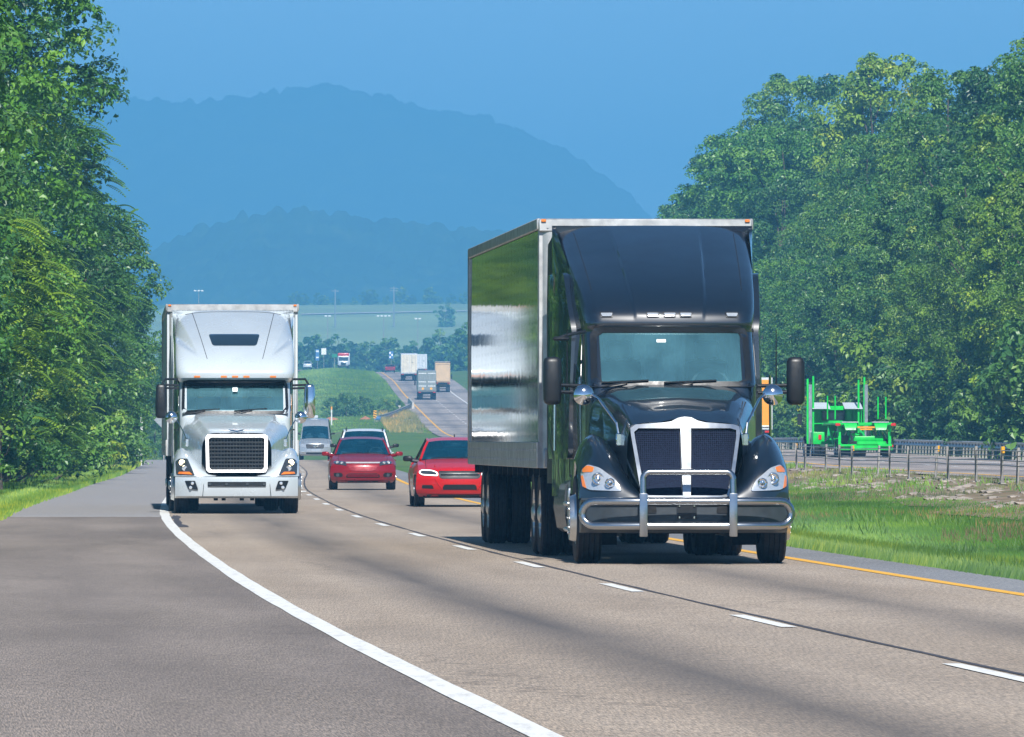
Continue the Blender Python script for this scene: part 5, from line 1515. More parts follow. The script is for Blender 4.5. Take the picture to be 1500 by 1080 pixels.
def car(T, pr):
    """pr: fascia / hood / wind / roof / rear / trunk / tail polylines of (y, z, half width)"""
    paint = M[pr['paint']]
    crown = pr.get('crown', .05)
    def shell(P, n, sweep, cr, t0=-1, t1=1, nt=33):
        rows = []
        Q = seglerp(P, n)
        for i, (y, z, w) in enumerate(Q):
            f = i / (n - 1)
            sw = sweep[0] + (sweep[1] - sweep[0]) * f; c = cr[0] + (cr[1] - cr[0]) * f
            rows.append([(t * w, y + sw * abs(t) ** 2.6, z - c * abs(t) ** 3.2) for t in np.linspace(t0, t1, nt)])
        return rows
    sf, sh, sw_ = pr['sweep']      # plan sweep at bumper, at hood rear, at windshield
    fas = shell(pr['fascia'], 30, (sf, sf), (.0, crown))
    hod = shell(pr['hood'], 20, (sf, sh), (crown, crown))
    wnd = shell(pr['wind'], 12, (sh, sw_), (crown * .6, crown * .9))
    rof = shell(pr['roof'], 10, (sw_, 0), (crown * .9, crown * .9))
    rea = shell(pr['rear'], 8, (0, -.08), (crown * .9, crown * .6))
    tru = shell(pr['trunk'], 8, (-.08, -.18), (crown, crown))
    tai = shell(pr['tail'], 10, (-.18, -.2), (crown, 0))
    mb = MB()
    for r in (fas, hod, rof, tru, tai): mb.loft(r)
    # creases on the hood
    # sides
    belt, bw, mw, mz, sill = pr['belt'], pr['bw'], pr['mw'], pr['mz'], pr['sill']
    yw = pr['wheels']; R = pr['R']; L = pr['tail'][-1][0]
    edge = [r[-1] for r in fas[12:]] + [r[-1] for r in hod]
    ey = [p[1] for p in hod_edge(fas, hod)]; ez = [p[2] for p in hod_edge(fas, hod)]; ex = [p[0] for p in hod_edge(fas, hod)]
    ty = [r[-1][1] for r in tru]; tz = [r[-1][2] for r in tru]; tx = [r[-1][0] for r in tru]
    yA = hod[-1][-1][1]; yC = tru[0][-1][1]
    yN = fas[0][-1][1]
    ys = np.unique(np.concatenate([np.linspace(yN, L - .2, 60), [yA, yC]]))
    rows = []
    for y in ys:
        if y <= yA: zt = np.interp(y, ey, ez); xt = np.interp(y, ey, ex)
        elif y >= yC: zt = np.interp(y, ty, tz); xt = np.interp(y, ty, tx)
        else:
            zt = belt; xt = bw
        b = 0
        zs = sill
        for wy in yw:
            d = R + .055
            if abs(y - wy) < d: zs = max(zs, R + sqrt(d * d - (y - wy) ** 2))
        nose = min(1, max(0, (y - yN) / .45)); taper = .10 * (1 - nose) ** 2
        m = mw - taper; zm = min(mz, zt - .03)
        zs = min(zs, zm - .02)
        rows.append([(xt, y, zt), ((xt + m) / 2 + .02, y, zm + (zt - zm) * .6), (m, y, zm), (m - .015, y, zs + (zm - zs) * .4), (m - .035, y, zs)])
    for sg in (-1, 1):
        mb.loft([[(sg * p[0], p[1], p[2]) for p in r] for r in rows])
    body = obj('body', mb, paint, T, 42)
    obj('windshield', MB().loft([[(p[0], p[1] - .004, p[2] + .002) for p in r] for r in wnd]), M['car_glass'], T, 60)
    for sg in (-1, 1):
        obj('hood_seam', MB().tube([(r[3 if sg < 0 else -4][0], r[3][1], r[3][2] + .002) for r in hod[1:]], .005, 4), M['dark_under'], T)
    obj('rear_window', MB().loft(rea), M['glass_dark'], T, 60)
    for sg in (-1, 1):
        A = [r[-1 if sg > 0 else 0] for r in wnd]; Rf = [r[-1 if sg > 0 else 0] for r in rof]; Cc = [r[-1 if sg > 0 else 0] for r in rea]
        top = A + Rf[1:] + Cc[1:]
        bot = [(sg * bw, p[1] if i else A[0][1], belt) for i, p in enumerate(top)]
        g = MB().loft([top, bot])
        obj('side_window', g, M['glass_dark'], T, 60)
        p = MB().tube(A, .032, 6)
        p.tube(Rf, .028, 6).tube(Cc, .04, 6)
        obj('pillar', p, paint, T, 60)
        ym = top[len(A) + 5][1]
        obj('door_pillar', MB().tube([(sg * (bw + .005), ym + .15, belt), (sg * (abs(top[len(A) + 4][0]) + .005), ym, top[len(A) + 4][2])], .035, 6), M['black_plastic'], T)
        # mirror
        my, mzv = pr['mirror']
        mm = MB()
        rows = []
        for f, sc in ((0, .5), (.12, .85), (.4, 1.0), (.85, .95), (1, .6)):
            rows.append([(sg * (mw - .01 + .20 * f), my + .05 * f + .06 * sc * (abs(sin(a)) ** .6) * (1 if sin(a) > 0 else -1), mzv + .062 * sc * (abs(cos(a)) ** .6) * (1 if cos(a) > 0 else -1)) for a in np.linspace(0, 2 * pi, 16, endpoint=False)])
        mm.loft(rows, close=True, caps=True)
        mm.tube([(sg * (bw - .03), my + .05, mzv - .06), (sg * (mw + .03), my + .03, mzv - .03)], .045, 6)
        obj('mirror', mm, M[pr['mirror_mat']], T, 60)
        dh = MB().box((sg * (mw - .0), pr['wheels'][0] + 1.75, belt - .12), (.04, .2, .035), .012)
        obj('door_handle', dh, paint, T)
        for wy in yw: wheel(T, sg * (mw - .02), wy, R, .22, R * .66, sg, False, dish=.05, truck=False, bolts=5, rim_mat='alu')
        for wy in yw:
            ar = MB().loft([[(sg * (mw - .03), wy + (R + .05) * cos(a), R + (R + .05) * sin(a)) for a in np.linspace(0, pi, 20)], [(sg * (mw - .5), wy + (R + .05) * cos(a), R + (R + .05) * sin(a)) for a in np.linspace(0, pi, 20)]])
            obj('wheel_arch', ar, M['dark_under'], T)
    un = MB().box((0, L / 2, sill + .05), (mw * 1.6, L - .7, .16))
    obj('underbody', un, M['dark_under'], T)
    # fascia mapping
    fz = [(r[len(r) // 2][2], r[len(r) // 2][1], r[-1][0]) for r in fas]
    zz = [a for a, b, c in fz]; yy = [b for a, b, c in fz]; ww = [c for a, b, c in fz]
    hz = [(r[len(r) // 2][2], r[len(r) // 2][1], r[-1][0]) for r in hod[1:8]]
    zz += [a for a, b, c in hz]; yy += [b for a, b, c in hz]; ww += [c for a, b, c in hz]
    def F(x, z, off=0):
        w = float(np.interp(z, zz, ww)); y = float(np.interp(z + crown * min(1, abs(x) / w) ** 3.2 * max(0, (z - zz[0]) / (zz[29] - zz[0])), zz, yy))
        return (x, y + sf * min(1, abs(x) / w) ** 2.6 - off, z)
    # windshield mapping and interior
    y0, z0, w0 = pr['wind'][0]; y1, z1, w1 = pr['wind'][-1]
    d = MB().grid(lambda u, v: (u * w0 * .96, y0 + sh * abs(u) ** 2.6 + .02 + .55 * v, z0 - .03 - .04 * u * u + .03 * sin(v * pi) - (.35 if v > .96 else 0)), np.linspace(-1, 1, 16), [0, .3, .6, .9, 1.0])
    obj('dashboard', d, M['interior'], T, 60)
    for sx in (-.38, .38):
        s = MB().box((sx, y0 + 1.25, z0 - .12), (.48, .14, .60), .06, 2).box((sx, y0 + 1.27, z0 + .27), (.26, .10, .19), .05, 2)
        obj('seat', s, M['seat'], T, 60)
    st = MB().tube([(.38 + .18 * cos(a), y0 + .55 + .08 * sin(a), z0 + .02 + .15 * sin(a)) for a in np.linspace(0, 2 * pi, 20, endpoint=False)], .014, 6, closed=True)
    obj('steering_wheel', st, M['grey_plastic'], T)
    obj('cabin_floor', MB().box((0, y0 + 1.5, .55), (mw * 1.7, 2.6, .05)).box((0, y0 + 2.35, z0 - .1), (mw * 1.5, .2, .65)), M['interior'], T)
    def Wf(x, t, off=0):
        y = y0 + (y1 - y0) * t; z = z0 + (z1 - z0) * t; w = w0 + (w1 - w0) * t
        return (x, y + (sh + (sw_ - sh) * t) * abs(x / w) ** 2.6 - off * .8, z - crown * .7 * abs(x / w) ** 3.2 + off * .6)
    obj('rear_view_mirror', MB().box((0, y1 - .02, z1 - .09), (.22, .03, .06), .015), M['black_plastic'], T)
    for x0, x1 in ((-.55, .0), (.05, .60)):
        obj('wiper', MB().tube([Wf(x0 + (x1 - x0) * q, .03 + .03 * q, .015) for q in np.linspace(0, 1, 6)], .009, 5), M['black_plastic'], T)
    return F, Wf

def hod_edge(fas, hod):
    """upper edge of the front wing from the nose corner to the windshield base"""
    pts = [r[-1] for r in fas[-4:]] + [r[-1] for r in hod[1:]]
    out = [pts[0]]
    for p in pts[1:]:
        if p[1] > out[-1][1] + 1e-4: out.append(p)
    return out

def place(X, d, slope):
    return (X, d, float(ZL(d))), -math.atan(slope)

def plate(body_name, T, F, zc, mat='white_sticker'):
    obj('licence_plate', MB().patch(rrect(-.155, zc - .075, .155, zc + .075, .01), F, .02, .02, 2), M[mat], T)

# ---------------- dark red sedan
loc, rz = place(-4.19, 240, -.030)
T = thing('sedan', 'dark red sedan with chrome strip above its grille driving ahead of the white SUV', 'car', loc, rz, None, (1.04, 1.04, 1.04))
F, Wf = car(T, dict(paint='red_metallic', sweep=(.34, .22, .10), belt=.92, bw=.80, mw=.915, mz=.66, sill=.22, wheels=(.92, 3.65), R=.335, mirror=(1.55, .98), mirror_mat='red_metallic',
    fascia=[(.14, .20, .80), (.06, .27, .86), (.01, .40, .89), (.0, .52, .89), (.03, .66, .87), (.09, .74, .84), (.22, .79, .80)],
    hood=[(.22, .79, .80), (.6, .88, .82), (1.0, .945, .81), (1.28, .985, .77)], wind=[(1.28, .985, .74), (1.75, 1.24, .65), (2.05, 1.385, .58)],
    roof=[(2.05, 1.385, .58), (2.5, 1.445, .575), (3.1, 1.44, .57), (3.4, 1.40, .56)], rear=[(3.4, 1.40, .56), (4.05, 1.08, .70)],
    trunk=[(4.05, 1.08, .76), (4.7, 1.06, .76)], tail=[(4.7, 1.06, .76), (4.84, .9, .80), (4.84, .45, .82), (4.7, .22, .80)]))
hp = lambda s: rpoly([(s * .44, .655), (s * .60, .685), (s * .75, .70), (s * .80, .76), (s * .77, .80), (s * .60, .785), (s * .47, .765)], .02)
for s in (-1, 1):
    h = obj('headlight', MB().patch(hp(s), F, .014, .03, 4), M['lens_dark'], T, 50)
    for xx, zz, r in ((.69, .745, .042), (.57, .73, .04)):
        obj('headlamp', MB().lathe([(r, -.006), (r * .8, -.02), (.001, -.016)], F(s * xx, zz, .014), 14, 'y'), M['lens'], h)
    f = obj('fog_lamp', MB().patch(rpoly([(s * .56, .35), (s * .78, .36), (s * .80, .46), (s * .60, .47), (s * .54, .42)], .03), F, .008, .03, 3), M['black_plastic'], T)
    obj('lamp', MB().lathe([(.05, -.004), (.042, -.02), (.001, -.02)], F(s * .68, .405, .01), 14, 'y'), M['grey_plastic'], f)
obj('chrome_strip', MB().patch(rpoly([(-.47, .765), (.47, .765), (.45, .725), (-.45, .725)], .012), F, .022, .03, 3), M['bright_trim'], T)
obj('grille', MB().patch(rpoly([(-.45, .715), (.45, .715), (.34, .54), (.22, .515), (-.22, .515), (-.34, .54)], .04), F, .010, .02, 3), M['red_metallic'], T)
lw = obj('lower_grille', MB().patch(rpoly([(-.46, .335), (.46, .335), (.44, .425), (.38, .45), (-.38, .45), (-.44, .425)], .025), F, .006, .02, 3), M['dark_under'], T)
for z in (.365, .395, .425): obj('grille_bar', MB().tube([F(x, z, .014) for x in np.linspace(-.42, .42, 12)], .009, 5), M['red_metallic'], lw)
obj('air_dam', MB().patch(rpoly([(-.74, .205), (.74, .205), (.72, .245), (-.72, .245)], .01), F, .012, .03, 2), M['black_plastic'], T)

# ---------------- bright red muscle sedan
loc, rz = place(-1.10, 180, -.042)
T = thing('sedan', 'bright red sedan with ring-lit headlights and black grille, half hidden behind the black truck trailer', 'car', loc, rz)
F, Wf = car(T, dict(paint='red_orange', sweep=(.30, .20, .10), belt=.96, bw=.83, mw=.955, mz=.70, sill=.22, wheels=(.95, 4.0), R=.36, mirror=(1.80, 1.02), mirror_mat='black_plastic',
    fascia=[(.16, .22, .84), (.08, .28, .89), (.03, .38, .92), (.0, .50, .92), (.0, .60, .91), (.03, .72, .90), (.09, .79, .88), (.20, .835, .86)],
    hood=[(.20, .835, .86), (.6, .93, .86), (1.1, .985, .85), (1.5, 1.02, .82)], wind=[(1.5, 1.02, .78), (1.95, 1.27, .68), (2.25, 1.41, .61)],
    roof=[(2.25, 1.41, .61), (2.75, 1.48, .60), (3.3, 1.47, .59), (3.6, 1.43, .58)], rear=[(3.6, 1.43, .58), (4.3, 1.12, .72)],
    trunk=[(4.3, 1.12, .78), (4.9, 1.10, .78)], tail=[(4.9, 1.10, .78), (5.05, .92, .84), (5.05, .45, .86), (4.9, .22, .84)]))
for s in (-1, 1):
    hp = rpoly([(s * .455, .655), (s * .80, .675), (s * .87, .74), (s * .80, .795), (s * .58, .785), (s * .46, .735)], .05, 4)
    hi = rpoly([(s * .49, .678), (s * .79, .697), (s * .845, .74), (s * .79, .775), (s * .59, .767), (s * .49, .728)], .03, 4)
    h = obj('headlight', MB().patch(hp, F, .010, .03, 4), M['lens_dark'], T, 50)
    obj('ring_lamp', MB().ring(hp, hi, F, .020, .02), M['drl'], h)
    obj('air_intake', MB().patch(rpoly([(s * .54, .385), (s * .80, .395), (s * .79, .465), (s * .58, .465)], .025), F, .008, .03, 3), M['black_plastic'], T)
    obj('bumper_crease', MB().tube([F(s * .52, .60, .006), F(s * .46, .50, .006), F(s * .36, .37, .006)], .016, 6), M['red_orange'], T)
    obj('hood_crease', MB().tube([(s * (.52 - .06 * q), .34 + 1.0 * q, .868 + .135 * q - .05 * q * q) for q in np.linspace(0, 1, 8)], .012, 6), M['red_orange'], T)
g = obj('grille', MB().patch(rpoly([(-.45, .765), (.45, .765), (.43, .625), (.37, .60), (-.37, .60), (-.43, .625)], .03), F, .010, .03, 3), M['black_plastic'], T)
obj('grille_crossbar', MB().tube([F(x, .685, .018) for x in np.linspace(-.40, .40, 10)], .014, 6), M['black_plastic'], g)
obj('lower_grille', MB().patch(rpoly([(-.38, .365), (.38, .365), (.33, .475), (-.33, .475)], .03), F, .008, .03, 3), M['black_plastic'], T)
obj('air_dam', MB().patch(rpoly([(-.70, .215), (.70, .215), (.68, .262), (-.68, .262)], .01), F, .014, .03, 2), M['black_plastic'], T)
obj('roof_antenna', MB().tube([(0, 3.3, 1.47), (0, 3.36, 1.53)], .014, 6), M['black_plastic'], T)

# ---------------- white SUV
loc, rz = place(-4.85, 281, -.022)
T = thing('suv', 'white SUV with black mirrors and roof rails directly behind the dark red sedan', 'car', loc, rz)
F, Wf = car(T, dict(paint='bright_white', sweep=(.28, .20, .10), belt=1.10, bw=.86, mw=.95, mz=.8, sill=.30, wheels=(.95, 3.85), R=.38, mirror=(1.62, 1.22), mirror_mat='black_plastic',
    fascia=[(.14, .28, .84), (.05, .36, .90), (.0, .5, .92), (.0, .75, .92), (.03, .92, .90), (.14, 1.02, .88)],
    hood=[(.14, 1.02, .88), (.6, 1.10, .88), (1.3, 1.17, .85)], wind=[(1.3, 1.18, .80), (1.7, 1.50, .72), (1.98, 1.70, .66)],
    roof=[(1.98, 1.70, .66), (2.5, 1.78, .67), (3.8, 1.78, .67), (4.4, 1.74, .66)], rear=[(4.4, 1.74, .66), (4.75, 1.15, .76)],
    trunk=[(4.75, 1.15, .80), (4.8, 1.12, .80)], tail=[(4.8, 1.12, .80), (4.9, .9, .86), (4.9, .5, .88), (4.8, .28, .86)]))
for s in (-1, 1):
    obj('headlight', MB().patch(rpoly([(s * .52, .82), (s * .84, .83), (s * .86, .95), (s * .56, .95)], .03), F, .014, .03, 3), M['lens'], T)
    obj('roof_rail', MB().tube([(s * .60, 2.2, 1.71), (s * .60, 2.5, 1.785), (s * .60, 4.0, 1.80), (s * .60, 4.3, 1.74)], .022, 6), M['black_plastic'], T)
obj('grille', MB().patch(rpoly([(-.48, .78), (.48, .78), (.48, .96), (-.48, .96)], .03), F, .010, .03, 3), M['black_plastic'], T)
obj('lower_grille', MB().patch(rpoly([(-.6, .40), (.6, .40), (.58, .54), (-.58, .54)], .03), F, .008, .03, 3), M['black_plastic'], T)

# ---------------- silver passenger van
loc, rz = place(-12.0, 520, -.010)
T = thing('van', 'silver passenger van with tall windshield following far behind the white truck', 'van', loc, rz)
F, Wf = car(T, dict(paint='silver_paint', sweep=(.30, .22, .14), belt=1.25, bw=.93, mw=1.0, mz=.85, sill=.30, wheels=(1.0, 4.7), R=.36, mirror=(1.25, 1.62), mirror_mat='black_plastic', crown=.06,
    fascia=[(.14, .26, .88), (.05, .36, .94), (.0, .5, .96), (.02, .8, .95), (.08, 1.02, .92)],
    hood=[(.08, 1.02, .92), (.5, 1.18, .90), (.95, 1.32, .88)], wind=[(.95, 1.32, .86), (1.35, 1.75, .82), (1.65, 2.08, .78)],
    roof=[(1.65, 2.08, .78), (1.95, 2.36, .76), (2.4, 2.52, .76), (6.2, 2.56, .76), (6.6, 2.5, .76)], rear=[(6.6, 2.5, .76), (6.85, 1.4, .86)],
    trunk=[(6.85, 1.4, .9), (6.88, 1.38, .9)], tail=[(6.88, 1.38, .9), (6.92, 1.0, .95), (6.92, .5, .95), (6.88, .3, .93)]))
for s in (-1, 1):
    obj('headlight', MB().patch(rpoly([(s * .58, .76), (s * .88, .80), (s * .90, 1.02), (s * .70, .98)], .03), F, .014, .03, 3), M['lens'], T)
    obj('fog_lamp', MB().patch(rrect(*(sorted((s * .66, s * .84))[0], .46, sorted((s * .66, s * .84))[1], .54), .02), F, .010, .02, 2), M['lens'], T)
g = obj('grille', MB().patch(rpoly([(-.52, .70), (.52, .70), (.56, .96), (-.56, .96)], .05), F, .012, .03, 3), M['black_plastic'], T)
for z in (.76, .83, .90): obj('grille_bar', MB().tube([F(x, z, .03) for x in np.linspace(-.5, .5, 8)], .016, 5), M['chrome'], g)
obj('badge', MB().lathe([(.10, -.01), (.08, -.03), (.001, -.03)], F(0, .83, .03), 18, 'y'), M['chrome'], g)
obj('lower_grille', MB().patch(rpoly([(-.55, .36), (.55, .36), (.55, .46), (-.55, .46)], .02), F, .010, .03, 2), M['black_plastic'], T)
obj('roof_vent', MB().box((-.1, 3.2, 2.64), (.5, .7, .18), .06, 2), M['white_paint'], T)
# ------------------------------------------------------------------ barriers, signs, poles and the traffic on the opposite road
def guardrail(name, label, pts, closed_end=True, sp=1.9, face=-1, label_cat='guardrail'):
    """W-beam rail with posts; pts: (x, y, z ground)"""
    P = [Vector(p) for p in pts]
    T = thing(name, label, label_cat, tuple(P[0]))
    o = P[0]
    prof = [(.0, .43), (.06, .46), (.06, .51), (.0, .555), (.0, .62), (.06, .66), (.06, .71), (.0, .74)]
    rows = []
    for i, p in enumerate(P):
        t = (P[min(i + 1, len(P) - 1)] - P[max(i - 1, 0)]); n = Vector((-t.y, t.x, 0)).normalized() * -face
        rows.append([tuple(p - o + n * (-a) + Vector((0, 0, z))) for a, z in prof])
    obj('rail', MB().loft(rows), M['galv'], T, 60)
    L = [0]
    for i in range(len(P) - 1): L.append(L[-1] + (P[i + 1] - P[i]).length)
    s = 0; k = 0
    px = np.array(P); mbs = []
    while s < L[-1]:
        q = [float(np.interp(s, L, px[:, j])) for j in range(3)]
        i = min(len(P) - 2, int(np.searchsorted(L, s, 'right') - 1))
        t = (P[i + 1] - P[i]).normalized(); n = Vector((-t.y, t.x, 0)) * -face
        c = Vector(q) - o
        mb = MB().box((0, 0, .34), (.10, .15, .78), .0).box((-n.x * -.09, -n.y * -.09, .58), (.10, .12, .32))
        if k < 98:
            if k == 0: me = obj('post', mb, M['post'], T, None); base = me; base.location = c
            else:
                d = base.copy(); COL.objects.link(d); d.parent = T; d.location = c
        else:
            mbs.append(c)
        s += sp; k += 1
    if mbs:
        mb = MB()
        for c in mbs: mb.box((c.x, c.y, c.z + .34), (.10, .15, .78))
        r = obj('far_posts', mb, M['post'], T, None); r['kind'] = 'stuff'
    return T
pts = []
for d in np.arange(322, 660, 4.0):
    x = float(XR(d)) + 6.65; pts.append((x, d, float(ZR(d)) - .02))
guardrail('guardrail', 'long galvanised guardrail on dense posts along the foot of the right wooded bank', pts, sp=2.0, face=1)
pts = [(-15.6, 985, gz(-15.6, 985)), (-14.9, 1000, gz(-14.9, 1000) + .05), (-14.2, 1025, gz(-14.2, 1025) + .1), (-13.6, 1050, gz(-13.6, 1050) + .1), (-13.2, 1075, gz(-13.2, 1075) + .1), (-13.1, 1100, gz(-13.1, 1100) + .1)]
guardrail('guardrail', 'short grey guardrail flaring away from the far road beside the bridge parapet', pts, sp=3.0, face=-1)
# bridge parapets
for x, d0, d1, lab in ((-14.3, 1085, 1118, 'pale concrete bridge parapet beside the bushes in the grassy median'), (-12.75, 1100, 1142, 'concrete bridge parapet along the yellow line of the far road')):
    T = thing('bridge_parapet', lab, 'parapet', (x, d0, 0))
    a = MB(); n = 8
    rows = []
    for i in range(n + 1):
        d = d0 + (d1 - d0) * i / n; xx = float(XR(d)) - float(XR(d0)); z = float(ZR(d)) - .3
        rows.append([(xx - .22, d - d0, z), (xx - .12, d - d0, z + 1.15), (xx + .12, d - d0, z + 1.15), (xx + .22, d - d0, z)])
    a.loft(rows, caps=True)
    obj('wall', a, M['concrete'], T, 30)
# hazard marker, marker post
def sign(name, label, cat, x, d, z0, h, w, hh, mat, back=False, cells=(), post='post', diamond=False, thick=.03):
    T = thing(name, label, cat, (x, d, gz(x, d)))
    obj('pole', MB().box((0, .06, (z0 + h) / 2), (.07, .07, z0 + h)), M[post], T, None)
    if diamond: p = MB().prism([(0, z0 + h - w / 2), (w / 2, z0 + h), (0, z0 + h + w / 2), (-w / 2, z0 + h)], lambda a, b: (a, 0, b), lambda a, b: (a, thick, b))
    else: p = MB().box((0, 0, z0 + h), (w, thick, hh), .01)
    b = obj('panel', p, M[mat], T, None)
    for (cx, cz, cw, ch, cm, sh) in cells:
        q = MB().prism([(cx - cw / 2, z0 + h + cz - ch / 2 - sh), (cx + cw / 2, z0 + h + cz - ch / 2 + sh), (cx + cw / 2, z0 + h + cz + ch / 2 + sh), (cx - cw / 2, z0 + h + cz + ch / 2 - sh)], lambda a, c: (a, -.018, c), lambda a, c: (a, .0, c))
        obj('marking', q, M[cm], b, None)
    return T
sign('hazard_marker', 'small yellow and black striped hazard marker at the end of the short guardrail', 'sign', -15.75, 980, 0, .95, .36, .9, 'yellow', cells=[(0, .28, .34, .12, 'black_plastic', -.07), (0, .0, .34, .12, 'black_plastic', -.07), (0, -.28, .34, .12, 'black_plastic', -.07)])
T = thing('rail_end_cap', 'blue plastic end cap on the nose of the short guardrail', 'end cap', (-15.65, 981.5, gz(-15.65, 981.5)))
obj('cap', MB().box((.15, 0, .50), (.8, .5, .42), .12, 2), M['sign_blue'], T)
T = thing('marker_post', 'thin white marker post with an orange tip in the median grass', 'post', (-20.3, 960, gz(-20.3, 960)))
obj('shaft', MB().box((0, 0, .9), (.16, .06, 1.8), .02), M['white_post'], T, None)
obj('tip', MB().box((0, 0, 1.95), (.17, .07, .35), .02), M['orange_paint'], T, None)
# signs on the crest
sign('road_sign', 'tall blue road sign beside the white pickup on the far crest', 'sign', -39.8, 1745, 2.4, .8, .75, 2.4, 'sign_blue', cells=[(0, .75, .55, .35, 'white_sticker', 0), (0, -.5, .55, .3, 'white_sticker', 0)])
sign('road_sign', 'white rectangular road sign right of the tall blue sign on the crest', 'sign', -38.6, 1750, 2.6, 1.2, 1.0, 1.3, 'white_sticker')
sign('road_sign', 'small green sign just left of the red lorry on the crest', 'sign', -36.6, 1760, 2.2, .8, 1.1, .7, 'sign_green')
sign('road_sign', 'blue sign with white squares left of the white box trailer', 'sign', -23.8, 1680, 2.6, 1.1, .9, 1.5, 'sign_blue', cells=[(-.2, .4, .3, .4, 'white_sticker', 0), (.2, .0, .3, .4, 'white_sticker', 0), (-.2, -.4, .3, .35, 'white_sticker', 0)])
# left verge
x = (207 - 750) * 445 / 12500
T = thing('utility_post', 'slim white wooden post standing on the left verge near the pale truck', 'post', (x, 445, gz(x, 445)))
obj('shaft', MB().tube([(0, 0, 0), (.02, 0, 2.75)], [.075, .065], 10), M['white_post'], T)
obj('meter_box', MB().box((-.16, -.06, .55), (.2, .12, .3), .02), M['sign_back'], T)
sign('warning_sign', 'grey back of a diamond-shaped road sign half hidden by the pale truck', 'sign', (240 - 750) * 500 / 12500, 500, 2.0, .55, 1.15, 1, 'sign_back', diamond=True)
# poles and lamps far off
def upole(px, ptop, d, lab, arms=1):
    x = (px - 750) * d / 12500; z = gz(x, d); h = 1.44 + (643 - ptop) * d / 12500 - z
    T = thing('utility_pole', lab, 'pole', (x, d, z))
    obj('shaft', MB().tube([(0, 0, -.5), (0, 0, h)], [.30, .22], 8), M['sign_back'], T)
    for k in range(arms): obj('crossarm', MB().box((0, -.1, h - .6 - .9 * k), (3.0, .22, .24)), M['sign_back'], T, None)
upole(491, 424, 3050, 'hazy pale utility pole left of centre on the hillside')
upole(577, 420, 3050, 'hazy pale utility pole with double crossarm right of the other pole', 2)
def mast(px, ptop, d, lab, n):
    x = (px - 750) * d / 12500; z = gz(x, d); h = 1.44 + (643 - ptop) * d / 12500 - z
    T = thing('light_mast', lab, 'lamp post', (x, d, z))
    obj('shaft', MB().tube([(0, 0, -.3), (0, 0, h)], [.16, .10], 8), M['post'], T)
    obj('crossbar', MB().box((0, 0, h), (1.1 * n, .12, .12)), M['galv'], T, None)
    for k in range(n): obj('lamp_head', MB().box(((k - (n - 1) / 2) * 1.1, -.15, h - .02), (.75, .35, .42), .05), M['white_sticker'], T)
mast(480, 463, 2500, 'tall lamp mast with two pale heads near the pale trailer corner', 2)
mast(562, 463, 2500, 'tall lamp mast with four bright heads above the middle of the tree line', 4)
mast(612, 467, 2500, 'tall lamp mast with two heads right of the four-headed mast', 2)
mast(291, 426, 2700, 'lamp mast with three pale heads rising above the pale truck roof', 3)
# pale hay field on the hillside
M['hay'] = simple('hay_field', (.22, .30, .13), .95, 0, 0, .12, .01)
mb = MB(); mb.grid(lambda u, v: (u, v, gz(u, v) + .25 + .15 * float(vnoise(u / 40, v / 40, 4))), np.linspace(-140, 60, 60), np.linspace(2560, 3560, 50)); struct(obj('hay_field', mb, M['hay']))
# pale lane up the hillside
mb = MB(); rows = []
for t in np.linspace(0, 1, 30):
    x = -80 + 75 * t; d = 3240 + 60 * t
    rows.append([(x, d - 9, gz(x, d - 9) + .7), (x, d + 9, gz(x, d + 9) + .7)])
mb.loft(rows); struct(obj('hillside_path', mb, M['concrete']))

# ---- cable barrier posts
xs = [172, 178.5, 185, 191.5, 198.5, 205.5, 213, 220.5, 228, 236, 244.5, 253, 262, 271, 280.5, 290, 300, 310.5, 321.5, 333, 345]
prev = None
first = None
tops = []
for i, d in enumerate(xs):
    x = float(XR(d)) - 5.75 - .35 + (.12 * sin(i * 2.3)); z = gz(x, d) - .02
    lean = (.05 * sin(i * 3.7), .06 * cos(i * 2.1))
    yel = i in (1, 3, 6, 10, 14, 17)
    T = thing('barrier_post', ('grey leaning cable barrier post with yellow reflector cap in the stony median' if yel else 'plain grey cable barrier post in the stony median'), 'post', (x, d, z), 0, 'cable barrier posts with yellow caps' if yel else 'plain cable barrier posts')
    T.rotation_euler = (lean[1], lean[0], .2 * i)
    if first is None:
        first = obj('shaft', MB().box((0, 0, .42), (.062, .05, .90), .008).box((0, 0, .03), (.16, .16, .06), .02), M['post'], T, None); cap = None
    else:
        c = first.copy(); COL.objects.link(c); c.parent = T
    if yel:
        if cap is None: cap = obj('reflector', MB().box((0, -.045, .80), (.085, .03, .15), .006), M['yellow'], T, None)
        else:
            c = cap.copy(); COL.objects.link(c); c.parent = T
    tops.append((x, d, z))
T = thing('barrier_cables', 'four thin steel cables strung along the posts in the stony median', 'cable', tops[0])
for h in (.45, .56, .67, .78):
    obj('cable', MB().tube([(a - tops[0][0], b - tops[0][1], c - tops[0][2] + h + .01 * sin(k)) for k, (a, b, c) in enumerate(tops)], .013, 5), M['galv'], T)

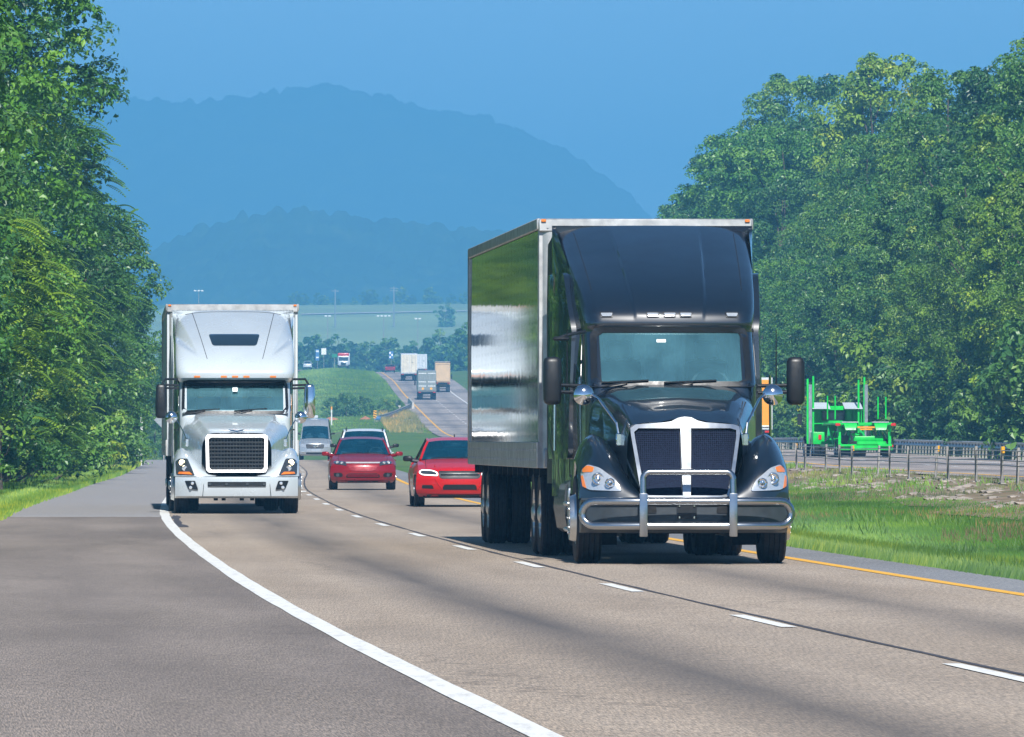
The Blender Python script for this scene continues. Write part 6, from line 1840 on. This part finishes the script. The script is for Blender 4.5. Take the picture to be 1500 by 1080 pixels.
# ------------------------------------------------------------------ lorries seen from behind
def rear_truck(name, label, cat, x, d, slope, W, H, zb, L, side_mat, door_mat, style, zfun=ZR):
    z = float(zfun(d)); gr = (float(zfun(d + 10)) - z) / 10
    T = thing(name, label, cat, (x, d, z), -math.atan(slope))
    T.rotation_euler = (math.atan(gr), 0, -math.atan(slope))
    hw = W / 2
    b = MB().box((0, L / 2 + .02, (H + zb) / 2), (W - .01, L, H - zb), .03)
    box = obj('cargo_box', b, M[side_mat], T, 30)
    if style != 'dump':
        for sg in (-1, 1):
            dr_ = obj('door', MB().box((sg * hw * .475, -.02, (H + zb) / 2 + .02), (hw * .90, .05, H - zb - .30), .015), M[door_mat], box, 30)
            for q in ((.25, .75) if style != 'slab' else (.5,)): obj('lock_rod', MB().tube([(sg * hw * (.95 - q * .9), -.06, zb + .2), (sg * hw * (.95 - q * .9), -.06, H - .2)], .022, 6), M['galv'], box)
        if style == 'bands':
            for zz in (H - .35, zb + (H - zb) * .47, zb + (H - zb) * .27):
                for sg in (-1, 1): obj('reflective_band', MB().box((sg * hw * .5, -.055, zz), (hw * .80, .015, .10)), M['white_sticker'], box, None)
            for sg in (-1, 1): obj('hazard_label', MB().box((sg * hw * .45, -.055, zb + .42), (.30, .015, .30)), M['yellow'], box, None)
        else:
            obj('scuff_plate', MB().box((.5, -.06, zb + (H - zb) * .55), (.30, .015, .10), .004), M['grey_plastic'], box, None)
            for sg in (-1, 1): obj('reflective_band', MB().box((sg * hw * .5, -.055, zb + .22), (hw * .8, .015, .07)), M['white_sticker'], box, None)
    else:
        obj('tailgate', MB().box((0, -.03, (H + zb) / 2), (W * .88, .06, (H - zb) * .90), .03), M[door_mat], box, 30)
        obj('rear_rim', MB().box((0, -.05, H - .1), (W * .95, .14, .22), .03).box((-hw * .93, -.05, (H + zb) / 2), (.12, .12, H - zb), .02).box((hw * .93, -.05, (H + zb) / 2), (.12, .12, H - zb), .02), M[door_mat], box, 30)
        obj('tarp_roll', MB().tube([(-hw, L * .1, H + .1), (hw, L * .1, H + .1)], .16, 8), M['black_plastic'], box)
    fr = MB().box((0, L / 2, zb - .14), (1.1, L * .95, .26)).box((0, .05, zb - .10), (W * .96, .12, .18)).box((0, .08, .52), (W * .75, .10, .12)).box((-.6, .1, (zb + .5) / 2), (.1, .08, zb - .4)).box((.6, .1, (zb + .5) / 2), (.1, .08, zb - .4))
    obj('underframe', fr, M['dark_under'], T, None)
    for sg in (-1, 1):
        obj('tail_lamp', MB().box((sg * hw * .78, -.03, zb - .10), (.34, .05, .12), .02), M['red_lens'], T)
        obj('mud_flap', MB().box((sg * hw * .68, 2.4 if L > 9 else .5, .55), (.62, .03, .72)), M['rubber'], T, None)
        for y in ((1.1, 2.2) if L > 9 else (1.2,)): wheel(T, sg * (hw - .02), y, .50, .26, .29, sg, True, dish=.08)
    # tractor beyond the box
    c = MB().box((0, L + 1.6, 1.85), (2.4, 2.2, 2.5), .25, 3).box((0, L + 3.2, 1.2), (2.1, 1.8, 1.1), .25, 3)
    obj('cab', c, M[side_mat if style != 'dump' else 'orange_paint'], T, 50)
    for sg in (-1, 1):
        wheel(T, sg * 1.2, L + 3.1, .5, .28, .29, sg, False); wheel(T, sg * 1.22, L + .2, .5, .26, .29, sg, True, dish=.08)
        obj('mirror', MB().box((sg * 1.48, L + 2.2, 2.2), (.2, .12, .7), .03), M['black_plastic'], T)
    return T
def rx(px, d): return (px - 750) * d / 12500
rear_truck('cargo_truck', 'grey box trailer with white bands and yellow hazard labels on its doors', 'truck', rx(625.5, 1190), 1190, -.024, 2.60, 4.05, 1.15, 13.5, 'grey_panel', 'grey_panel', 'bands')
rear_truck('dump_truck', 'tan tipper truck with dark rim, right of the grey box trailer', 'truck', rx(648.5, 1275), 1275, -.024, 2.25, 4.35, 1.45, 8.0, 'tan_paint', 'tan_paint', 'dump')
rear_truck('cargo_truck', 'white box trailer with cream doors farther up the hill than the grey trailer', 'truck', rx(599.5, 1395), 1395, -.024, 2.75, 4.45, 1.2, 14.0, 'white_panel', 'cream_panel', 'plain')
rear_truck('box_truck', 'small plain white box truck just beyond the cream-doored trailer', 'truck', rx(616.5, 1500), 1500, -.024, 2.2, 3.7, 1.1, 6.0, 'white_panel', 'white_panel', 'plain')
rear_truck('cargo_truck', 'orange box trailer mostly hidden behind the black truck mirror', 'truck', rx(1132, 480) - 1.28, 480, -.035, 2.56, 4.1, 1.15, 13.0, 'white_panel', 'orange_paint', 'slab')

# simple small cars far off, still with their parts
def far_car(name, label, x, d, z, rz, paint, rear, pickup=False, pitch=0):
    T = thing(name, label, 'car' if not pickup else 'pickup', (x, d, z), rz)
    T.rotation_euler = (pitch, 0, rz)
    hw = .92
    if pickup: prof = [(-2.7, .45), (-2.75, .8), (-2.65, 1.08), (-1.2, 1.18), (-.55, 1.80), (1.1, 1.82), (1.35, 1.2), (2.7, 1.18), (2.72, .45)]
    else: prof = [(-2.2, .35), (-2.28, .6), (-2.15, .85), (-1.1, .98), (-.35, 1.42), (.9, 1.44), (1.7, 1.05), (2.2, 1.0), (2.25, .4)]
    rows = []
    for sx in (-1, -.93, -.75, 0, .75, .93, 1):
        k = 1 if abs(sx) < .9 else (.97 if abs(sx) < 1 else .90)
        rows.append([(sx * hw * (1 - .18 * max(0, (z_ - .95)) ) , y * (1 if k == 1 else .985), z_ * k if z_ > .5 else z_) for y, z_ in prof])
    mb = MB().loft(rows)
    for r in (rows[0], rows[-1]): mb.add(r, [tuple(range(len(r)))])
    obj('body', mb, M[paint], T, 35)
    i = 3
    def glassq(a, b, nm):
        (y0, z0), (y1, z1) = prof[a], prof[b]
        P = []
        for t in (.12, .9):
            y = y0 + (y1 - y0) * t; z_ = z0 + (z1 - z0) * t
            w = hw * (1 - .18 * max(0, z_ - .95)) * .84
            n = Vector((0, -(z1 - z0), (y1 - y0))).normalized() * .015
            if n.z < 0: n = -n
            P.append([(-w, y + n.y, z_ + n.z), (0, y + n.y, z_ + n.z), (w, y + n.y, z_ + n.z)])
        obj(nm, MB().loft(P), M['glass_dark'], T, None)
    glassq(3, 4, 'windshield'); glassq(5, 6, 'rear_window')
    for sg in (-1, 1):
        ys = [prof[3][0] + .25, prof[4][0] + .1, prof[5][0] - .05, prof[6][0] - .15]; zs = [prof[3][1] + .06, prof[4][1] - .12, prof[5][1] - .12, prof[6][1] + .08]
        P = [(sg * (hw * (1 - .18 * max(0, z_ - .95)) * (1.0) + .012), y, z_) for y, z_ in zip(ys, zs)]
        obj('side_window', MB().add(P, [(0, 1, 2, 3)]), M['glass_dark'], T, None)
        obj('headlight', MB().box((sg * .66, prof[1][0] + .02, prof[1][1] + .06), (.38, .10, .15), .03), M['lens'], T)
        obj('tail_lamp', MB().box((sg * .72, prof[-2][0] + .01, prof[-2][1] - .12), (.30, .10, .18), .03), M['red_lens'], T)
        obj('mirror', MB().box((sg * 1.02, prof[3][0] + .45, prof[3][1] + .1), (.20, .12, .14), .04), M[paint], T)
        for y in (-1.4, 1.45): wheel(T, sg * .90, y, .34, .22, .21, sg, False, truck=False, bolts=5)
    obj('bumper', MB().box((0, prof[1][0] - .01, .45), (1.6, .10, .16), .04), M['black_plastic'], T)
    return T
far_car('pickup', 'tiny white pickup coming over the far crest at the left', rx(450.5, 1830), 1830, float(ZL(1830)) + .15, .02, 'white_paint', False, True)
far_car('car', 'small dark red car driving away left of the white box trailer', rx(571.5, 1560), 1560, float(ZR(1560)) + .05, pi + .02, 'red_metallic', True)
# red-topped lorry on the crest
T = thing('lorry', 'tiny lorry with red roof and pale body coming over the far crest', 'truck', (rx(503, 1800), 1800, float(ZL(1800)) + .1), .02)
obj('cab', MB().box((0, 1.0, 1.75), (2.4, 2.0, 2.3), .25, 3), M['white_paint'], T, 50)
obj('roof_fairing', MB().box((0, 1.4, 3.15), (2.4, 1.6, .75), .25, 3), M['red_orange'], T, 50)
obj('hood', MB().box((0, -.7, 1.25), (2.0, 1.8, 1.0), .2, 3), M['white_paint'], T, 50)
obj('windshield', MB().box((0, -.02, 2.25), (2.0, .06, .75), .02), M['glass_dark'], T)
obj('grille', MB().box((0, -1.62, 1.2), (1.1, .06, .7), .02), M['dark_under'], T)
obj('cargo_box', MB().box((.1, 7.0, 2.3), (2.5, 9.0, 2.4), .05), M['white_panel'], T)
for sg in (-1, 1):
    wheel(T, sg * 1.2, -.3, .5, .28, .29, sg, False); wheel(T, sg * 1.22, 4.0, .5, .27, .29, sg, True); wheel(T, sg * 1.22, 10.0, .5, .27, .29, sg, True)
    obj('mirror', MB().box((sg * 1.42, .3, 2.2), (.2, .12, .6), .03), M['black_plastic'], T)
    obj('headlight', MB().box((sg * .85, -1.58, 1.05), (.35, .1, .22), .03), M['lens'], T)

# ------------------------------------------------------------------ green car hauler
def car_hauler():
    d = 380; x = rx(1268, d); z = float(ZR(d))
    T = thing('car_transporter', 'empty bright green car transporter with ramps and tall posts beyond the median fence', 'truck', (x, d, z), math.atan(.05))
    g = M['green_steel']
    def O(name, mb, mat=g, par=T, ang=35):
        f = .86 if name in ('tall_pole', 'rack_rail', 'upright_pole') else .76
        mb.v = [(a, b, c * f) for a, b, c in mb.v]
        return obj(name, mb, mat, par, ang)
    # trailer lower deck
    O('lower_deck', MB().box((-.85, 5.0, .72), (.62, 10.5, .12), .01).box((.85, 5.0, .72), (.62, 10.5, .12), .01).box((0, .15, .62), (2.3, .16, .34), .02).box((0, 9.8, .8), (2.3, .2, .3), .02))
    O('rear_bumper', MB().box((0, -.05, .58), (2.42, .12, .30), .03).box((.25, -.08, .86), (1.3, .10, .22), .03))
    O('winch_housing', MB().box((.15, .5, 1.12), (1.35, .5, .32), .08, 2).box((-.35, .45, 1.36), (.5, .4, .16), .05))
    # rear posts and arms
    for sg in (-1, 1):
        O('corner_post', MB().box((sg * 1.12, .55, 1.25), (.13, .16, 1.5), .02).tube([(sg * 1.12, .6, 1.0), (sg * .95, 3.0, 1.85)], .055, 8))
        O('fender', MB().loft([[(sg * (1.22 if q else .75), 1.7 + .72 * cos(a), .45 + .66 * sin(a)) for a in np.linspace(.1, pi - .1, 12)] for q in (0, 1)]))
        O('lift_arm', MB().tube([(sg * 1.0, .8, .75), (sg * .80, 1.9, 1.55), (sg * .98, 3.2, 1.9)], .06, 8).tube([(sg * .7, .6, .8), (sg * .62, 1.4, 1.75)], .04, 8))
        r = O('ramp', MB().box((sg * .68, .55, 2.08), (.74, .9, .05), .01), M['white_panel'])
        O('ramp_flap', MB().loft([[(sg * .68 - .30, .05, 2.02), (sg * .68 + .30, .05, 2.02)], [(sg * .68 - .26, -.12, 1.80), (sg * .68 + .26, -.12, 1.80)], [(sg * .68 - .22, -.16, 1.62), (sg * .68 + .22, -.16, 1.62)]]), g, r)
        O('tail_lamp', MB().box((sg * 1.24, .02, 1.94), (.22, .12, .17), .02), M['red_lens'])
        O('brake_lamp', MB().box((sg * 1.10, -.12, .68), (.26, .05, .13), .02), M['red_lens'])
        for y in (1.2, 2.2): wheel(T, sg * 1.2, y, .42, .25, .22, sg, False)
        O('mud_flap', MB().box((sg * .88, .35, .40), (.55, .03, .55)), M['rubber'])
    # upper deck
    O('upper_deck', MB().box((-.88, 4.5, 1.98), (.60, 8.8, .10), .01).box((.88, 4.5, 1.98), (.60, 8.8, .10), .01).box((0, .35, 1.98), (2.45, .14, .16), .02).box((0, 4.0, 1.95), (1.4, .14, .14)).box((0, 8.6, 1.98), (2.4, .14, .16)))
    O('warning_bar', MB().box((.02, -.02, 1.78), (.78, .05, .10), .01).box((.02, -.02, 1.66), (.55, .05, .09), .01), M['orange_paint'])
    for xx in (.45, .80): O('upright_pole', MB().tube([(xx + .15, .5, 2.0), (xx + .15, .5, 3.15)], .035, 8))
    for xx in (-.95, -.6): O('upright_pole', MB().tube([(xx - .1, 7.5, 2.0), (xx - .1, 7.5, 3.25)], .035, 8))
    O('hydraulic_tanks', MB().box((-.85, 1.0, 1.1), (.34, .5, .42), .05, 2).tube([(-.35, 2.6, .9), (-.35, 2.6, 1.75)], .10, 10).tube([(.35, 2.6, .9), (.35, 2.6, 1.75)], .08, 10), M['grey_plastic'])
    # tractor with head rack
    y0 = 13.5
    O('cab', MB().box((0, y0 + 3.2, 1.95), (2.35, 2.3, 2.0), .18, 3))
    O('hood', MB().box((0, y0 + 5.2, 1.4), (2.0, 2.0, 1.1), .2, 3))
    fr = O('head_rack', MB().box((0, y0 + 1.4, 2.95), (2.5, .16, .22), .02).box((0, y0 + 1.4, 2.10), (2.5, .16, .22), .02).box((-1.0, y0 + 1.4, 2.5), (.55, .12, .75), .03).box((1.0, y0 + 1.4, 2.5), (.45, .12, .75), .03).box((.6, y0 + 1.4, 2.5), (.25, .1, .75), .02).box((0, y0 + 3.0, 3.05), (2.5, 3.2, .10), .02))
    O('rear_window', MB().box((-.12, y0 + 1.5, 2.52), (1.05, .06, .62), .02), M['glass_dark'], fr)
    for sx in (-.75, .75): O('loading_ramp', MB().add([(sx - .42, y0 + .6, 2.92), (sx + .42, y0 + .6, 2.92), (sx + .42, y0 + 2.0, 3.32), (sx - .42, y0 + 2.0, 3.32)], [(0, 1, 2, 3)]), M['white_panel'], fr, None)
    for sx, h1 in ((-1.38, 4.2), (-1.12, 4.35), (1.25, 4.3), (.98, 4.15)):
        O('tall_pole', MB().box((sx, y0 + .8, (h1 + .7) / 2), (.09, .10, h1 - .7), .01))
    for sx in (-1.26, 1.33):
        ld = MB().box((sx, y0 + .72, 2.3), (.16, .06, 3.2), .01)
        O('rack_rail', ld, M['alu'])
    O('chassis', MB().box((0, y0 - 1, .8), (1.0, 9, .3)).box((0, y0 + 3, .7), (1.9, 4.0, .4), .05), M['dark_under'])
    O('tool_box', MB().box((-1.0, y0 - .2, 1.15), (.55, 1.2, .75), .06, 2))
    O('box_lamp', MB().box((-.95, y0 - .82, 1.2), (.14, .04, .3), .02), M['red_lens'])
    O('air_lines', MB().tube([(-.3, y0 - .2, 1.2), (-.2, y0 - .9, 1.7), (.1, y0 - 1.2, 1.1), (.3, y0 - .4, 1.5)], .03, 6).tube([(-.6, y0, 1.0), (-.5, y0 - .5, 2.0), (-.55, y0 - .8, 1.2)], .04, 6), M['grey_plastic'])
    O('side_beam', MB().tube([(-.9, 9, 1.0), (-.6, 11.5, 2.0)], .07, 8).tube([(.9, 9, 1.0), (.6, 11.5, 2.0)], .07, 8).tube([(-.9, 6.0, .8), (-.95, 8.0, 2.0)], .06, 8).tube([(.9, 6.0, .8), (.95, 8.0, 2.0)], .06, 8))
    for sg in (-1, 1):
        wheel(T, sg * 1.2, y0 - .3, .48, .26, .28, sg, True); wheel(T, sg * 1.2, y0 + .9, .48, .26, .28, sg, True); wheel(T, sg * 1.2, y0 + 5.2, .48, .28, .28, sg, False)
        O('mirror', MB().box((sg * 1.45, y0 + 4.3, 2.3), (.22, .14, .7), .03), M['black_plastic'])
car_hauler()
